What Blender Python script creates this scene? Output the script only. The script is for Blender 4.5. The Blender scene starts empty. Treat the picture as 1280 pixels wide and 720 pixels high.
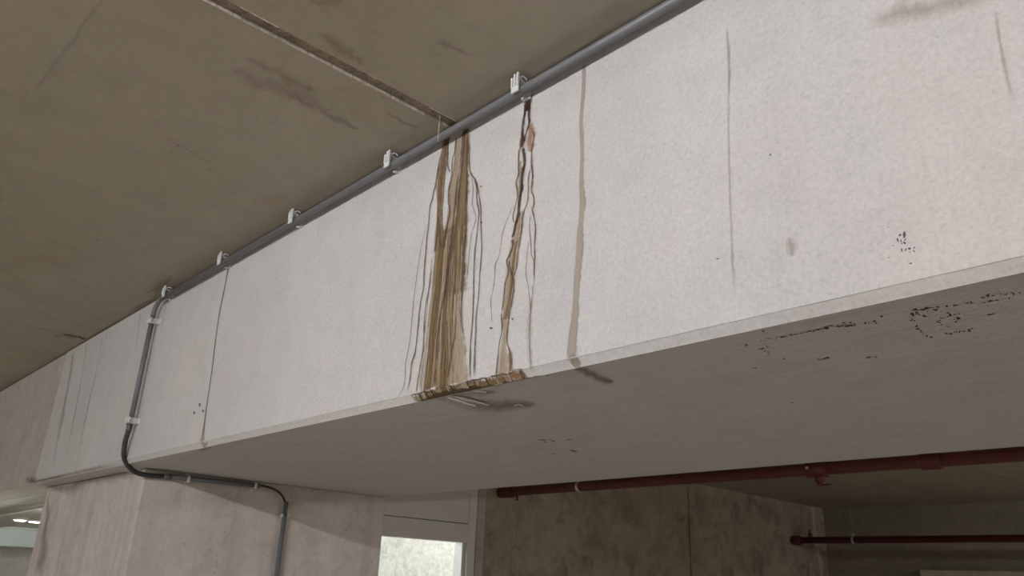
import bpy, bmesh, math, random
from mathutils import Vector, Matrix

scene = bpy.context.scene
col = scene.collection

# ------------------------------------------------------------------ camera, world, exposure
# x runs along the beam, y goes back through it, z = 0 is the beam's underside (2.1 m above the floor)
cam_data = bpy.data.cameras.new('camera')
cam_data.sensor_fit = 'HORIZONTAL'
cam_data.sensor_width = 36.0
cam_data.lens = 27.464
cam_data.clip_start = 0.02
cam_data.clip_end = 100
cam = bpy.data.objects.new('camera', cam_data)
col.objects.link(cam)
right = Vector((0.6887067, 0.7238764, 0.0410625))
down = Vector((-0.2297173, 0.2715724, -0.9346006))
fwd = Vector((-0.6876868, 0.6342329, 0.3533207))
m = Matrix.Identity(4)
for i in range(3):
    m[i][0] = right[i]; m[i][1] = -down[i]; m[i][2] = -fwd[i]
m[0][3], m[1][3], m[2][3] = 1.23408, -1.03325, -0.37883
cam.matrix_world = m
scene.camera = cam

world = bpy.data.worlds.new('world')
scene.world = world
world.use_nodes = True
world.node_tree.nodes['Background'].inputs[0].default_value = (0.9, 0.85, 0.75, 1)
world.node_tree.nodes['Background'].inputs[1].default_value = 0.0

vs = scene.view_settings
vs.view_transform = 'Standard'
vs.look = 'None'
vs.gamma = 1.0
vs.use_curve_mapping = False
vs.exposure = 0.0

H = 0.70            # ceiling
FLOOR = -2.10
TUBE_POWER = 430.0   # hall tubes
LOBBY_POWER = 190.0

# ------------------------------------------------------------------ node helpers
def new_mat(name):
    mt = bpy.data.materials.new(name)
    mt.use_nodes = True
    nt = mt.node_tree
    for n in list(nt.nodes):
        nt.nodes.remove(n)
    out = nt.nodes.new('ShaderNodeOutputMaterial')
    return mt, nt, out

def node(nt, kind, **kw):
    n = nt.nodes.new(kind)
    for k, v in kw.items():
        if k in n.inputs.keys():
            n.inputs[k].default_value = v
        else:
            setattr(n, k, v)
    return n

def L(nt, a, b):
    nt.links.new(a, b)

def ramp(nt, src, stops, interp='LINEAR'):
    r = nt.nodes.new('ShaderNodeValToRGB')
    r.color_ramp.interpolation = interp
    els = r.color_ramp.elements
    while len(els) > 1:
        els.remove(els[-1])
    for i, (p, c) in enumerate(stops):
        e = els[0] if i == 0 else els.new(p)
        e.position = p
        e.color = (c, c, c, 1) if isinstance(c, (int, float)) else (*c, 1)
    L(nt, src, r.inputs[0])
    return r.outputs[0]

def mixc(nt, fac, a, b, mode='MIX'):
    mx = nt.nodes.new('ShaderNodeMix')
    mx.data_type = 'RGBA'
    mx.blend_type = mode
    for sock, v in ((mx.inputs[0], fac), (mx.inputs[6], a), (mx.inputs[7], b)):
        if hasattr(v, 'links') or hasattr(v, 'is_linked'):
            L(nt, v, sock)
        elif isinstance(v, (int, float)):
            sock.default_value = v
        else:
            sock.default_value = (*v, 1)
    return mx.outputs[2]

def math_n(nt, op, a, b=None, clamp=False):
    n = nt.nodes.new('ShaderNodeMath')
    n.operation = op
    n.use_clamp = clamp
    for i, v in enumerate((a, b)):
        if v is None:
            continue
        if isinstance(v, (int, float)):
            n.inputs[i].default_value = v
        else:
            L(nt, v, n.inputs[i])
    return n.outputs[0]

def world_pos(nt, scale=(1, 1, 1), offset=(0, 0, 0)):
    g = nt.nodes.new('ShaderNodeNewGeometry')
    mp = nt.nodes.new('ShaderNodeMapping')
    mp.inputs['Scale'].default_value = scale
    mp.inputs['Location'].default_value = offset
    L(nt, g.outputs['Position'], mp.inputs['Vector'])
    return mp.outputs[0]

def noise(nt, vec, scale, detail=4, rough=0.55, dist=0.0):
    n = nt.nodes.new('ShaderNodeTexNoise')
    n.inputs['Scale'].default_value = scale
    n.inputs['Detail'].default_value = detail
    n.inputs['Roughness'].default_value = rough
    n.inputs['Distortion'].default_value = dist
    L(nt, vec, n.inputs['Vector'])
    return n.outputs[0]

def concrete(name, base, warm, mottle=0.10, fine=0.10, patch=0.0, patch_col=(0.2, 0.15, 0.1), streak=0.0,
             streak_col=(0.3, 0.26, 0.22), stretch=(1, 1, 1), fine_scale=190, bump=0.25, rough=0.85, off=(0, 0, 0), spots=0.0, board=0.0):
    """cast concrete: a base tone, cloudy mottling, a fine fibrous grain, optional brown patches, run-down streaks and pores"""
    mt, nt, out = new_mat(name)
    p = world_pos(nt, stretch, off)
    big = noise(nt, p, 1.7, 5, 0.6, 0.4)
    c = mixc(nt, ramp(nt, big, [(0.32, 0.0), (0.68, 1.0)]), base, warm)
    mid = noise(nt, p, 9, 6, 0.65, 0.8)
    v = ramp(nt, mid, [(0.25, 1 - mottle * 2), (0.5, 1.0), (0.75, 1 + mottle)])
    c = mixc(nt, 1.0, c, v, 'MULTIPLY')
    fn = noise(nt, p, fine_scale, 6, 0.75, 0.5)
    v = ramp(nt, fn, [(0.3, 1 - fine * 1.6), (0.5, 1.0), (0.7, 1 + fine * 1.2)])
    c = mixc(nt, 1.0, c, v, 'MULTIPLY')
    if patch:
        pa = noise(nt, p, 1.1, 6, 0.7, 0.6)
        pb = noise(nt, p, 14, 5, 0.7, 0.5)
        f = math_n(nt, 'MULTIPLY', ramp(nt, pa, [(0.52, 0.0), (0.68, 1.0)]), ramp(nt, pb, [(0.35, 0.15), (0.65, 1.0)]))
        c = mixc(nt, math_n(nt, 'MULTIPLY', f, patch), c, patch_col)
    if streak:
        ps = world_pos(nt, (1, 1, 0.05), (3.1, 1.7, 0.3))
        s = noise(nt, ps, 7, 5, 0.65, 0.2)
        f = ramp(nt, s, [(0.5, 0.0), (0.72, 1.0)])
        c = mixc(nt, math_n(nt, 'MULTIPLY', f, streak), c, streak_col)
    if board:                                  # grain of the formwork boards, along x on level faces
        bn = noise(nt, world_pos(nt, (0.9, 26, 0.4)), 1.6, 5, 0.6, 0.3)
        c = mixc(nt, 1.0, c, ramp(nt, bn, [(0.3, 1 - board), (0.5, 1.0), (0.72, 1 + board * .6)]), 'MULTIPLY')
    if spots:
        sp = noise(nt, p, 46, 3, 0.6, 0.6)
        sm = noise(nt, p, 3.2, 3, 0.6, 0.3)
        f = math_n(nt, 'MULTIPLY', ramp(nt, sp, [(0.64, 0.0), (0.72, 1.0)]), ramp(nt, sm, [(0.48, 0.0), (0.62, 1.0)]))
        c = mixc(nt, math_n(nt, 'MULTIPLY', f, spots), c, (0.05, 0.04, 0.03))
    b = node(nt, 'ShaderNodeBsdfPrincipled')
    b.inputs['Roughness'].default_value = rough
    b.inputs['Specular IOR Level'].default_value = 0.25
    L(nt, c, b.inputs['Base Color'])
    bm = node(nt, 'ShaderNodeBump')
    bm.inputs['Strength'].default_value = bump
    bm.inputs['Distance'].default_value = 0.0025
    L(nt, math_n(nt, 'ADD', fn, math_n(nt, 'MULTIPLY', mid, 1.5)), bm.inputs['Height'])
    L(nt, bm.outputs[0], b.inputs['Normal'])
    L(nt, b.outputs[0], out.inputs[0])
    return mt

def plain(name, colour, rough=0.5, metal=0.0, vary=0.06, scale=30, spec=0.5):
    mt, nt, out = new_mat(name)
    p = world_pos(nt)
    n = noise(nt, p, scale, 4)
    v = ramp(nt, n, [(0.3, 1 - vary * 1.5), (0.7, 1 + vary)])
    c = mixc(nt, 1.0, colour, v, 'MULTIPLY')
    b = node(nt, 'ShaderNodeBsdfPrincipled')
    b.inputs['Roughness'].default_value = rough
    b.inputs['Metallic'].default_value = metal
    b.inputs['Specular IOR Level'].default_value = spec
    L(nt, c, b.inputs['Base Color'])
    L(nt, b.outputs[0], out.inputs[0])
    return mt

def emitter(name, colour, strength):
    mt, nt, out = new_mat(name)
    e = node(nt, 'ShaderNodeEmission')
    e.inputs[0].default_value = (*colour, 1)
    e.inputs[1].default_value = strength
    L(nt, e.outputs[0], out.inputs[0])
    return mt

def glass(name, tint):
    mt, nt, out = new_mat(name)
    t = node(nt, 'ShaderNodeBsdfTransparent')
    t.inputs[0].default_value = (*tint, 1)
    g = node(nt, 'ShaderNodeBsdfGlossy')
    g.inputs['Roughness'].default_value = 0.02
    lw = node(nt, 'ShaderNodeLayerWeight')
    fac = math_n(nt, 'ADD', math_n(nt, 'MULTIPLY', math_n(nt, 'POWER', lw.outputs['Facing'], 5.0), 0.55), 0.03, clamp=True)
    mx = node(nt, 'ShaderNodeMixShader')
    L(nt, fac, mx.inputs[0]); L(nt, t.outputs[0], mx.inputs[1]); L(nt, g.outputs[0], mx.inputs[2])
    L(nt, mx.outputs[0], out.inputs[0])
    return mt

def stain(name, c1, c2, alpha, soft=0.5, ragged=0.5, stretch=(60, 60, 3.0), rough=0.7, spec=0.3):
    """a run-down deposit: two tones along the flow, edges that feather out over the concrete"""
    mt, nt, out = new_mat(name)
    at = node(nt, 'ShaderNodeAttribute', attribute_name='across')
    fd = node(nt, 'ShaderNodeAttribute', attribute_name='fade')
    p = world_pos(nt, stretch)
    n1 = noise(nt, p, 1.0, 5, 0.65, 0.25)
    n2 = noise(nt, world_pos(nt, (170, 170, 22)), 1.0, 4, 0.7, 0.6)
    c = mixc(nt, ramp(nt, n1, [(0.38, 0.0), (0.62, 1.0)]), c1, c2)
    edge = math_n(nt, 'SUBTRACT', 1.0, math_n(nt, 'ABSOLUTE', at.outputs['Fac']))
    edge = math_n(nt, 'ADD', edge, math_n(nt, 'MULTIPLY', math_n(nt, 'SUBTRACT', n2, 0.5), ragged))
    edge = math_n(nt, 'DIVIDE', edge, soft, clamp=True)
    body = ramp(nt, n1, [(0.3, 0.72), (0.6, 1.0)])
    a = math_n(nt, 'MULTIPLY', edge, alpha)
    a = math_n(nt, 'MULTIPLY', a, body)
    a = math_n(nt, 'MULTIPLY', a, fd.outputs['Fac'], clamp=True)
    b = node(nt, 'ShaderNodeBsdfPrincipled')
    b.inputs['Roughness'].default_value = rough
    b.inputs['Specular IOR Level'].default_value = spec
    L(nt, c, b.inputs['Base Color'])
    t = node(nt, 'ShaderNodeBsdfTransparent')
    mx = node(nt, 'ShaderNodeMixShader')
    L(nt, a, mx.inputs[0]); L(nt, t.outputs[0], mx.inputs[1]); L(nt, b.outputs[0], mx.inputs[2])
    L(nt, mx.outputs[0], out.inputs[0])
    return mt

# ------------------------------------------------------------------ mesh helpers
def link(name, mesh, mat, parent=None, smooth=False):
    o = bpy.data.objects.new(name, mesh)
    col.objects.link(o)
    if mat is not None:
        mesh.materials.append(mat)
    if parent is not None:
        o.parent = parent
    if smooth:
        for p in mesh.polygons:
            p.use_smooth = True
    return o

def obj(name, bm, mat, parent=None, smooth=False):
    bmesh.ops.recalc_face_normals(bm, faces=bm.faces)
    me = bpy.data.meshes.new(name)
    bm.to_mesh(me)
    bm.free()
    return link(name, me, mat, parent, smooth)

def box(bm, x0, x1, y0, y1, z0, z1, bevel=0.0):
    r = bmesh.ops.create_cube(bm, size=1.0)
    for v in r['verts']:
        v.co = Vector(((x0 + x1) / 2 + v.co.x * (x1 - x0), (y0 + y1) / 2 + v.co.y * (y1 - y0), (z0 + z1) / 2 + v.co.z * (z1 - z0)))
    if bevel:
        es = list({e for v in r['verts'] for e in v.link_edges})
        bmesh.ops.bevel(bm, geom=es, offset=bevel, segments=2, affect='EDGES', profile=0.6)
    return bm

def bx(*a, **k):
    return box(bmesh.new(), *a, **k)

def profile_x(prof, x0, x1, cuts=1):
    """extrude a closed (y, z) outline along x"""
    bm = bmesh.new()
    rings = []
    for i in range(cuts + 1):
        x = x0 + (x1 - x0) * i / cuts
        rings.append([bm.verts.new((x, y, z)) for y, z in prof])
    n = len(prof)
    for a, b in zip(rings[:-1], rings[1:]):
        for i in range(n):
            bm.faces.new((a[i], a[(i + 1) % n], b[(i + 1) % n], b[i]))
    bm.faces.new(rings[0]); bm.faces.new(list(reversed(rings[-1])))
    return bm

def smooth_path(pts, sub=6):
    P = [Vector(p) for p in pts]
    P = [P[0] * 2 - P[1]] + P + [P[-1] * 2 - P[-2]]
    out = []
    for i in range(1, len(P) - 2):
        a, b, c, d = P[i - 1], P[i], P[i + 1], P[i + 2]
        for k in range(sub):
            t = k / sub
            out.append(0.5 * ((2 * b) + (c - a) * t + (2 * a - 5 * b + 4 * c - d) * t * t + (3 * b - a - 3 * c + d) * t ** 3))
    out.append(P[-2])
    return out

def tube(bm, path, r, seg=16, caps=True):
    path = [Vector(p) for p in path]
    rs = r if isinstance(r, (list, tuple)) else [r] * len(path)
    t0 = (path[1] - path[0]).normalized()
    ref = Vector((0, 0, 1)) if abs(t0.z) < 0.8 else Vector((0, 1, 0))
    nrm = t0.cross(ref).normalized()
    rings = []
    for i, p in enumerate(path):
        t = (path[min(i + 1, len(path) - 1)] - path[max(i - 1, 0)]).normalized()
        nrm = (nrm - t * nrm.dot(t)).normalized()
        bn = t.cross(nrm)
        rings.append([bm.verts.new(p + (nrm * math.cos(2 * math.pi * k / seg) + bn * math.sin(2 * math.pi * k / seg)) * rs[i]) for k in range(seg)])
    for a, b in zip(rings[:-1], rings[1:]):
        for k in range(seg):
            bm.faces.new((a[k], a[(k + 1) % seg], b[(k + 1) % seg], b[k]))
    if caps:
        bm.faces.new(list(reversed(rings[0]))); bm.faces.new(rings[-1])
    return bm

def tb(path, r, seg=16):
    return tube(bmesh.new(), path, r, seg)

def empty(name, loc=(0, 0, 0)):
    o = bpy.data.objects.new(name, None)
    o.empty_display_size = 0.1
    col.objects.link(o)
    o.location = loc
    return o

def tag(o, label=None, cat=None, group=None, kind=None):
    if label: o['label'] = label
    if cat: o['category'] = cat
    if group: o['group'] = group
    if kind: o['kind'] = kind
    return o

# keep-in-place parenting: parts are modelled in world metres, the Empty sits at the thing's base
def child(o, parent):
    o.parent = parent
    o.matrix_parent_inverse = Matrix.Translation(-parent.location)
    return o

# surface marks on the beam: (kind, [(x, z, half width), ...]) in metres on its front face
STAIN_LEFT = [('w', [(-0.106, 0.409, 0.05129), (-0.106, 0.372, 0.05517), (-0.107, 0.331, 0.05686), (-0.104, 0.26, 0.06155), (-0.106, 0.173, 0.06805), (-0.1, 0.115, 0.07451), (-0.095, 0.041, 0.08577), (-0.091, 0.001, 0.09276)]), ('u', [(-0.104, 0.654, 0.01904), (-0.102, 0.608, 0.01573), (-0.104, 0.575, 0.0172), (-0.108, 0.532, 0.0202), (-0.109, 0.478, 0.02001), (-0.111, 0.426, 0.02134), (-0.119, 0.376, 0.02878)]), ('b', [(-0.156, 0.672, 0.01579), (-0.157, 0.642, 0.01669), (-0.16, 0.608, 0.01759), (-0.165, 0.542, 0.0203), (-0.159, 0.496, 0.01435), (-0.158, 0.469, 0.01333), (-0.157, 0.434, 0.01513), (-0.154, 0.403, 0.01878), (-0.148, 0.353, 0.02598)]), ('b', [(-0.077, 0.666, 0.01534), (-0.077, 0.638, 0.01621), (-0.073, 0.574, 0.02071), (-0.075, 0.52, 0.02239), (-0.075, 0.488, 0.02595), (-0.075, 0.425, 0.02929), (-0.077, 0.363, 0.03622), (-0.073, 0.282, 0.04094), (-0.073, 0.223, 0.0475)]), ('b', [(-0.152, 0.385, 0.01496), (-0.151, 0.282, 0.01467), (-0.148, 0.182, 0.01437), (-0.148, 0.087, 0.0141), (-0.15, 0.013, 0.01391)]), ('b', [(-0.096, 0.171, 0.02283), (-0.092, 0.095, 0.02073), (-0.095, 0.041, 0.01882), (-0.096, 0.009, 0.017)]), ('d', [(-0.061, 0.614, 0.00351), (-0.051, 0.539, 0.00344), (-0.025, 0.496, 0.00372), (-0.017, 0.447, 0.00368), (-0.008, 0.413, 0.00364), (-0.008, 0.383, 0.00329), (-0.01, 0.349, 0.00327), (-0.013, 0.318, 0.00325), (-0.012, 0.266, 0.00322), (-0.008, 0.208, 0.00317), (-0.006, 0.152, 0.00314), (-0.008, 0.098, 0.00341), (-0.005, 0.044, 0.00337), (-0.001, 0.02, 0.00457)]), ('d', [(-0.033, 0.505, 0.0034), (-0.017, 0.478, 0.00336), (-0.006, 0.439, 0.00332), (0.0, 0.41, 0.0033), (0.002, 0.379, 0.00327), (0.01, 0.318, 0.00322), (0.009, 0.26, 0.00287), (0.009, 0.204, 0.00284), (0.005, 0.159, 0.00312), (0.007, 0.122, 0.0031), (0.007, 0.077, 0.00307), (0.01, 0.021, 0.00455)]), ('f', [(-0.044, 0.53, 0.00243), (-0.034, 0.478, 0.00239), (-0.033, 0.442, 0.00238), (-0.019, 0.41, 0.00235), (-0.018, 0.392, 0.00234), (-0.029, 0.363, 0.00234), (-0.032, 0.334, 0.00233), (-0.033, 0.291, 0.00231), (-0.035, 0.253, 0.00229)]), ('d', [(-0.168, 0.634, 0.00366), (-0.177, 0.603, 0.00365), (-0.182, 0.559, 0.00363), (-0.192, 0.511, 0.00433), (-0.199, 0.487, 0.00468), (-0.198, 0.449, 0.00465), (-0.201, 0.4, 0.00425), (-0.2, 0.374, 0.00388), (-0.2, 0.315, 0.00384), (-0.197, 0.277, 0.00346), (-0.204, 0.234, 0.00344), (-0.205, 0.198, 0.00342), (-0.207, 0.122, 0.00337), (-0.218, 0.089, 0.00336), (-0.219, 0.051, 0.00334), (-0.227, 0.022, 0.00333)]), ('f', [(-0.206, 0.445, 0.00222), (-0.219, 0.395, 0.00221), (-0.223, 0.374, 0.00252), (-0.227, 0.333, 0.0025), (-0.232, 0.271, 0.00248), (-0.233, 0.21, 0.00245), (-0.233, 0.15, 0.00227), (-0.242, 0.093, 0.00225), (-0.239, 0.045, 0.00223), (-0.259, 0.015, 0.00223)]), ('d', [(-0.171, 0.318, 0.00345), (-0.174, 0.268, 0.00342), (-0.181, 0.229, 0.00341), (-0.182, 0.189, 0.00338), (-0.179, 0.149, 0.00335), (-0.178, 0.111, 0.00366), (-0.187, 0.046, 0.00396), (-0.189, 0.017, 0.00394)]), ('d', [(-0.147, 0.658, 0.00474), (-0.143, 0.613, 0.00433), (-0.141, 0.589, 0.00359), (-0.128, 0.56, 0.00356)]), ('d', [(-0.113, 0.654, 0.00432), (-0.115, 0.613, 0.00358), (-0.122, 0.593, 0.00357), (-0.121, 0.548, 0.00354), (-0.127, 0.517, 0.00529), (-0.126, 0.484, 0.00438), (-0.116, 0.449, 0.00382), (-0.124, 0.409, 0.00414), (-0.126, 0.378, 0.00447), (-0.127, 0.353, 0.00342)]), ('d', [(-0.069, 0.64, 0.00442), (-0.064, 0.571, 0.00435), (-0.059, 0.504, 0.00429), (-0.056, 0.439, 0.0044), (-0.052, 0.386, 0.00435), (-0.052, 0.336, 0.00464), (-0.05, 0.276, 0.00458), (-0.049, 0.218, 0.00452), (-0.047, 0.17, 0.00384), (-0.034, 0.121, 0.00347)]), ('d', [(-0.093, 0.549, 0.00351), (-0.097, 0.496, 0.00435), (-0.099, 0.453, 0.00449), (-0.099, 0.401, 0.00444), (-0.099, 0.349, 0.00508), (-0.108, 0.291, 0.00503), (-0.113, 0.233, 0.00432), (-0.124, 0.177, 0.00462), (-0.126, 0.12, 0.0049), (-0.125, 0.064, 0.00549), (-0.125, 0.018, 0.00544)]), ('b', [(-0.085, 0.491, 0.00559), (-0.082, 0.406, 0.00549), (-0.079, 0.323, 0.0063), (-0.082, 0.264, 0.00623), (-0.084, 0.207, 0.00616), (-0.084, 0.15, 0.00609), (-0.086, 0.094, 0.00689), (-0.091, 0.04, 0.00683)]), ('d', [(-0.064, 0.174, 0.00258), (-0.064, 0.127, 0.00351), (-0.07, 0.1, 0.00477), (-0.074, 0.065, 0.00475), (-0.079, 0.03, 0.00378)]), ('p', [(-0.06, 0.192, 0.00621), (-0.049, 0.143, 0.01102), (-0.041, 0.086, 0.0169), (-0.033, 0.031, 0.02378), (-0.027, -0.001, 0.02591)]), ('p', [(-0.063, 0.359, 0.00257), (-0.059, 0.298, 0.00279), (-0.059, 0.239, 0.00276), (-0.059, 0.182, 0.00297), (-0.059, 0.126, 0.00319), (-0.05, 0.07, 0.00483), (-0.043, 0.024, 0.00715)]), ('p', [(-0.115, 0.303, 0.00259), (-0.114, 0.243, 0.00282), (-0.117, 0.195, 0.00254), (-0.125, 0.139, 0.00252), (-0.13, 0.102, 0.00251)]), ('p', [(-0.172, 0.349, 0.00267), (-0.175, 0.298, 0.00265), (-0.175, 0.247, 0.00262), (-0.176, 0.188, 0.00311), (-0.175, 0.129, 0.00334), (-0.179, 0.073, 0.00381), (-0.178, 0.021, 0.0044)]), ('p', [(-0.11, 0.363, 0.00209), (-0.112, 0.333, 0.00209), (-0.116, 0.283, 0.00233), (-0.122, 0.235, 0.00205)]), ('d', [(-0.16, 0.452, 0.00353), (-0.159, 0.42, 0.0042), (-0.161, 0.388, 0.00418), (-0.164, 0.358, 0.00347)]), ('b', [(-0.139, 0.382, 0.00558), (-0.135, 0.298, 0.0064), (-0.134, 0.238, 0.00632), (-0.136, 0.18, 0.00715), (-0.144, 0.124, 0.00709), (-0.146, 0.068, 0.00877), (-0.148, 0.016, 0.00869)])]
STAIN_RIGHT = [('r', [(0.147, 0.578, 0.01052), (0.154, 0.56, 0.01673), (0.154, 0.536, 0.02185), (0.155, 0.515, 0.01451), (0.155, 0.505, 0.0062)]), ('u', [(0.129, 0.373, 0.01237), (0.126, 0.34, 0.01777), (0.122, 0.308, 0.01904), (0.113, 0.269, 0.0203), (0.107, 0.225, 0.01882), (0.103, 0.173, 0.0213), (0.101, 0.129, 0.01848)]), ('u', [(0.098, 0.139, 0.01589), (0.1, 0.103, 0.01181), (0.098, 0.07, 0.01435), (0.097, 0.044, 0.02077), (0.097, 0.008, 0.02575)]), ('u', [(0.123, 0.498, 0.00566), (0.126, 0.447, 0.00839), (0.125, 0.408, 0.00694), (0.123, 0.372, 0.00689)]), ('v', [(0.172, 0.156, 0.00672), (0.17, 0.115, 0.00889), (0.172, 0.064, 0.00877), (0.179, 0.006, 0.00971)]), ('r', [(0.117, 0.058, 0.00763), (0.121, 0.032, 0.00947), (0.125, 0.007, 0.01315)]), ('k', [(0.137, 0.675, 0.0095), (0.138, 0.658, 0.01137), (0.139, 0.636, 0.01225), (0.139, 0.615, 0.01126)]), ('k', [(0.135, 0.638, 0.00566), (0.133, 0.615, 0.00564), (0.129, 0.598, 0.00488), (0.127, 0.574, 0.00561), (0.128, 0.553, 0.00745), (0.128, 0.536, 0.00928), (0.129, 0.526, 0.00555)]), ('k', [(0.145, 0.633, 0.00564), (0.147, 0.601, 0.00597), (0.149, 0.585, 0.00557), (0.146, 0.572, 0.00594), (0.139, 0.556, 0.00482), (0.133, 0.54, 0.00556)]), ('k', [(0.129, 0.528, 0.00555), (0.134, 0.51, 0.00516), (0.138, 0.482, 0.00512), (0.133, 0.468, 0.00511), (0.132, 0.444, 0.00545), (0.132, 0.419, 0.00542), (0.127, 0.401, 0.00469), (0.126, 0.375, 0.00467), (0.123, 0.356, 0.00466), (0.118, 0.343, 0.00465), (0.114, 0.325, 0.00465), (0.107, 0.31, 0.00429)]), ('d', [(0.107, 0.31, 0.0034), (0.112, 0.294, 0.00369), (0.102, 0.273, 0.00369), (0.095, 0.262, 0.00308), (0.102, 0.236, 0.00244), (0.093, 0.211, 0.00244), (0.091, 0.176, 0.00242), (0.087, 0.15, 0.00241)]), ('d', [(0.102, 0.263, 0.00307), (0.104, 0.25, 0.00336), (0.114, 0.224, 0.00394), (0.12, 0.21, 0.00422), (0.121, 0.191, 0.0039), (0.116, 0.164, 0.00359), (0.11, 0.145, 0.00358), (0.109, 0.124, 0.00327), (0.107, 0.097, 0.00384), (0.108, 0.081, 0.00383), (0.117, 0.058, 0.00379), (0.121, 0.037, 0.00377), (0.12, 0.014, 0.00433)]), ('d', [(0.124, 0.555, 0.00323), (0.122, 0.533, 0.00322), (0.118, 0.516, 0.00322), (0.119, 0.483, 0.00319), (0.12, 0.463, 0.00318), (0.114, 0.445, 0.00349), (0.119, 0.419, 0.00315), (0.119, 0.4, 0.00314), (0.11, 0.372, 0.00282), (0.109, 0.359, 0.00281), (0.114, 0.346, 0.00311)]), ('d', [(0.153, 0.571, 0.00321), (0.165, 0.542, 0.00381), (0.161, 0.519, 0.00348), (0.159, 0.504, 0.00315), (0.16, 0.473, 0.00376), (0.165, 0.442, 0.00373), (0.163, 0.408, 0.00371), (0.171, 0.39, 0.00368), (0.172, 0.371, 0.00336), (0.168, 0.361, 0.00427), (0.176, 0.334, 0.00272), (0.179, 0.312, 0.0027), (0.178, 0.278, 0.00268), (0.18, 0.251, 0.00267), (0.18, 0.224, 0.00265), (0.18, 0.189, 0.00263)]), ('d', [(0.158, 0.464, 0.00282), (0.152, 0.443, 0.00281), (0.153, 0.417, 0.0028), (0.152, 0.385, 0.00278), (0.143, 0.367, 0.00309), (0.139, 0.355, 0.00463), (0.138, 0.327, 0.00337), (0.134, 0.306, 0.00336), (0.131, 0.283, 0.00335), (0.128, 0.265, 0.00304), (0.126, 0.239, 0.00302), (0.12, 0.217, 0.00302)]), ('f', [(0.163, 0.351, 0.00216), (0.161, 0.32, 0.00215), (0.167, 0.282, 0.00265), (0.17, 0.257, 0.00237), (0.177, 0.241, 0.00236), (0.179, 0.207, 0.00182)]), ('f', [(0.161, 0.292, 0.00213), (0.158, 0.266, 0.00212), (0.155, 0.231, 0.00185), (0.156, 0.213, 0.00184), (0.164, 0.188, 0.00182), (0.17, 0.157, 0.00232), (0.173, 0.134, 0.00231), (0.171, 0.098, 0.00178), (0.175, 0.047, 0.00176), (0.18, 0.011, 0.00174)]), ('f', [(0.102, 0.386, 0.00167), (0.1, 0.379, 0.00167), (0.089, 0.358, 0.00167), (0.078, 0.336, 0.00195), (0.075, 0.312, 0.00194), (0.069, 0.278, 0.00193), (0.059, 0.266, 0.00221), (0.059, 0.238, 0.00192), (0.056, 0.207, 0.00192), (0.05, 0.185, 0.00164), (0.055, 0.153, 0.00189), (0.059, 0.129, 0.00215)]), ('d', [(0.085, 0.15, 0.00241), (0.09, 0.111, 0.00239), (0.084, 0.081, 0.00223), (0.081, 0.047, 0.00222), (0.079, 0.014, 0.00294)]), ('f', [(0.178, 0.19, 0.00181), (0.175, 0.156, 0.00206), (0.173, 0.134, 0.00205)]), ('b', [(0.122, 0.304, 0.00496), (0.117, 0.268, 0.00493), (0.114, 0.233, 0.0049), (0.111, 0.197, 0.00487), (0.106, 0.163, 0.00484), (0.096, 0.13, 0.00644)])]
DAMP_STREAK = [('m', [(0.309, 0.657, 0.00778), (0.309, 0.627, 0.00644), (0.307, 0.578, 0.00638), (0.303, 0.522, 0.00694), (0.306, 0.445, 0.0062), (0.305, 0.372, 0.00732), (0.309, 0.331, 0.00966), (0.305, 0.292, 0.00838), (0.303, 0.267, 0.01073), (0.302, 0.225, 0.01181), (0.297, 0.176, 0.01053), (0.295, 0.136, 0.01044), (0.292, 0.089, 0.01264), (0.286, 0.043, 0.01481), (0.286, 0.004, 0.0158)])]
CRACK_STREAK = [('d', [(-1.406, 0.654, 0.00655), (-1.405, 0.616, 0.00574), (-1.406, 0.567, 0.00519), (-1.411, 0.498, 0.00515), (-1.408, 0.441, 0.0046), (-1.399, 0.354, 0.00453), (-1.385, 0.274, 0.00447), (-1.38, 0.208, 0.00443), (-1.375, 0.139, 0.00487), (-1.366, 0.07, 0.00577), (-1.364, 0.035, 0.00718)]), ('m', [(-1.368, 0.089, 0.00613), (-1.364, 0.049, 0.01014), (-1.362, 0.022, 0.01818), (-1.351, -0.003, 0.03011)]), ('v', [(-1.406, 0.654, 0.0121), (-1.406, 0.567, 0.00798), (-1.408, 0.441, 0.00786), (-1.38, 0.208, 0.00757), (-1.366, 0.062, 0.00924)])]
FAINT_STREAKS = [('v', [(0.649, 0.569, 0.00396), (0.647, 0.479, 0.00436), (0.639, 0.374, 0.00331), (0.633, 0.238, 0.00366), (0.63, 0.111, 0.00442), (0.63, 0.05, 0.00521)]), ('v', [(0.647, 0.561, 0.00198), (0.647, 0.535, 0.00295), (0.647, 0.479, 0.00291), (0.643, 0.42, 0.00191)]), ('v', [(1.046, 0.37, 0.00373), (1.043, 0.319, 0.00294), (1.042, 0.269, 0.00289), (1.044, 0.22, 0.00426)]), ('v', [(0.883, 0.436, 0.01347), (0.924, 0.43, 0.02136), (0.967, 0.417, 0.02389), (1.007, 0.404, 0.01857), (1.048, 0.379, 0.00897)]), ('v', [(0.726, 0.131, 0.00337), (0.728, 0.117, 0.01005), (0.73, 0.103, 0.00834), (0.73, 0.094, 0.00333)])]
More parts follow.
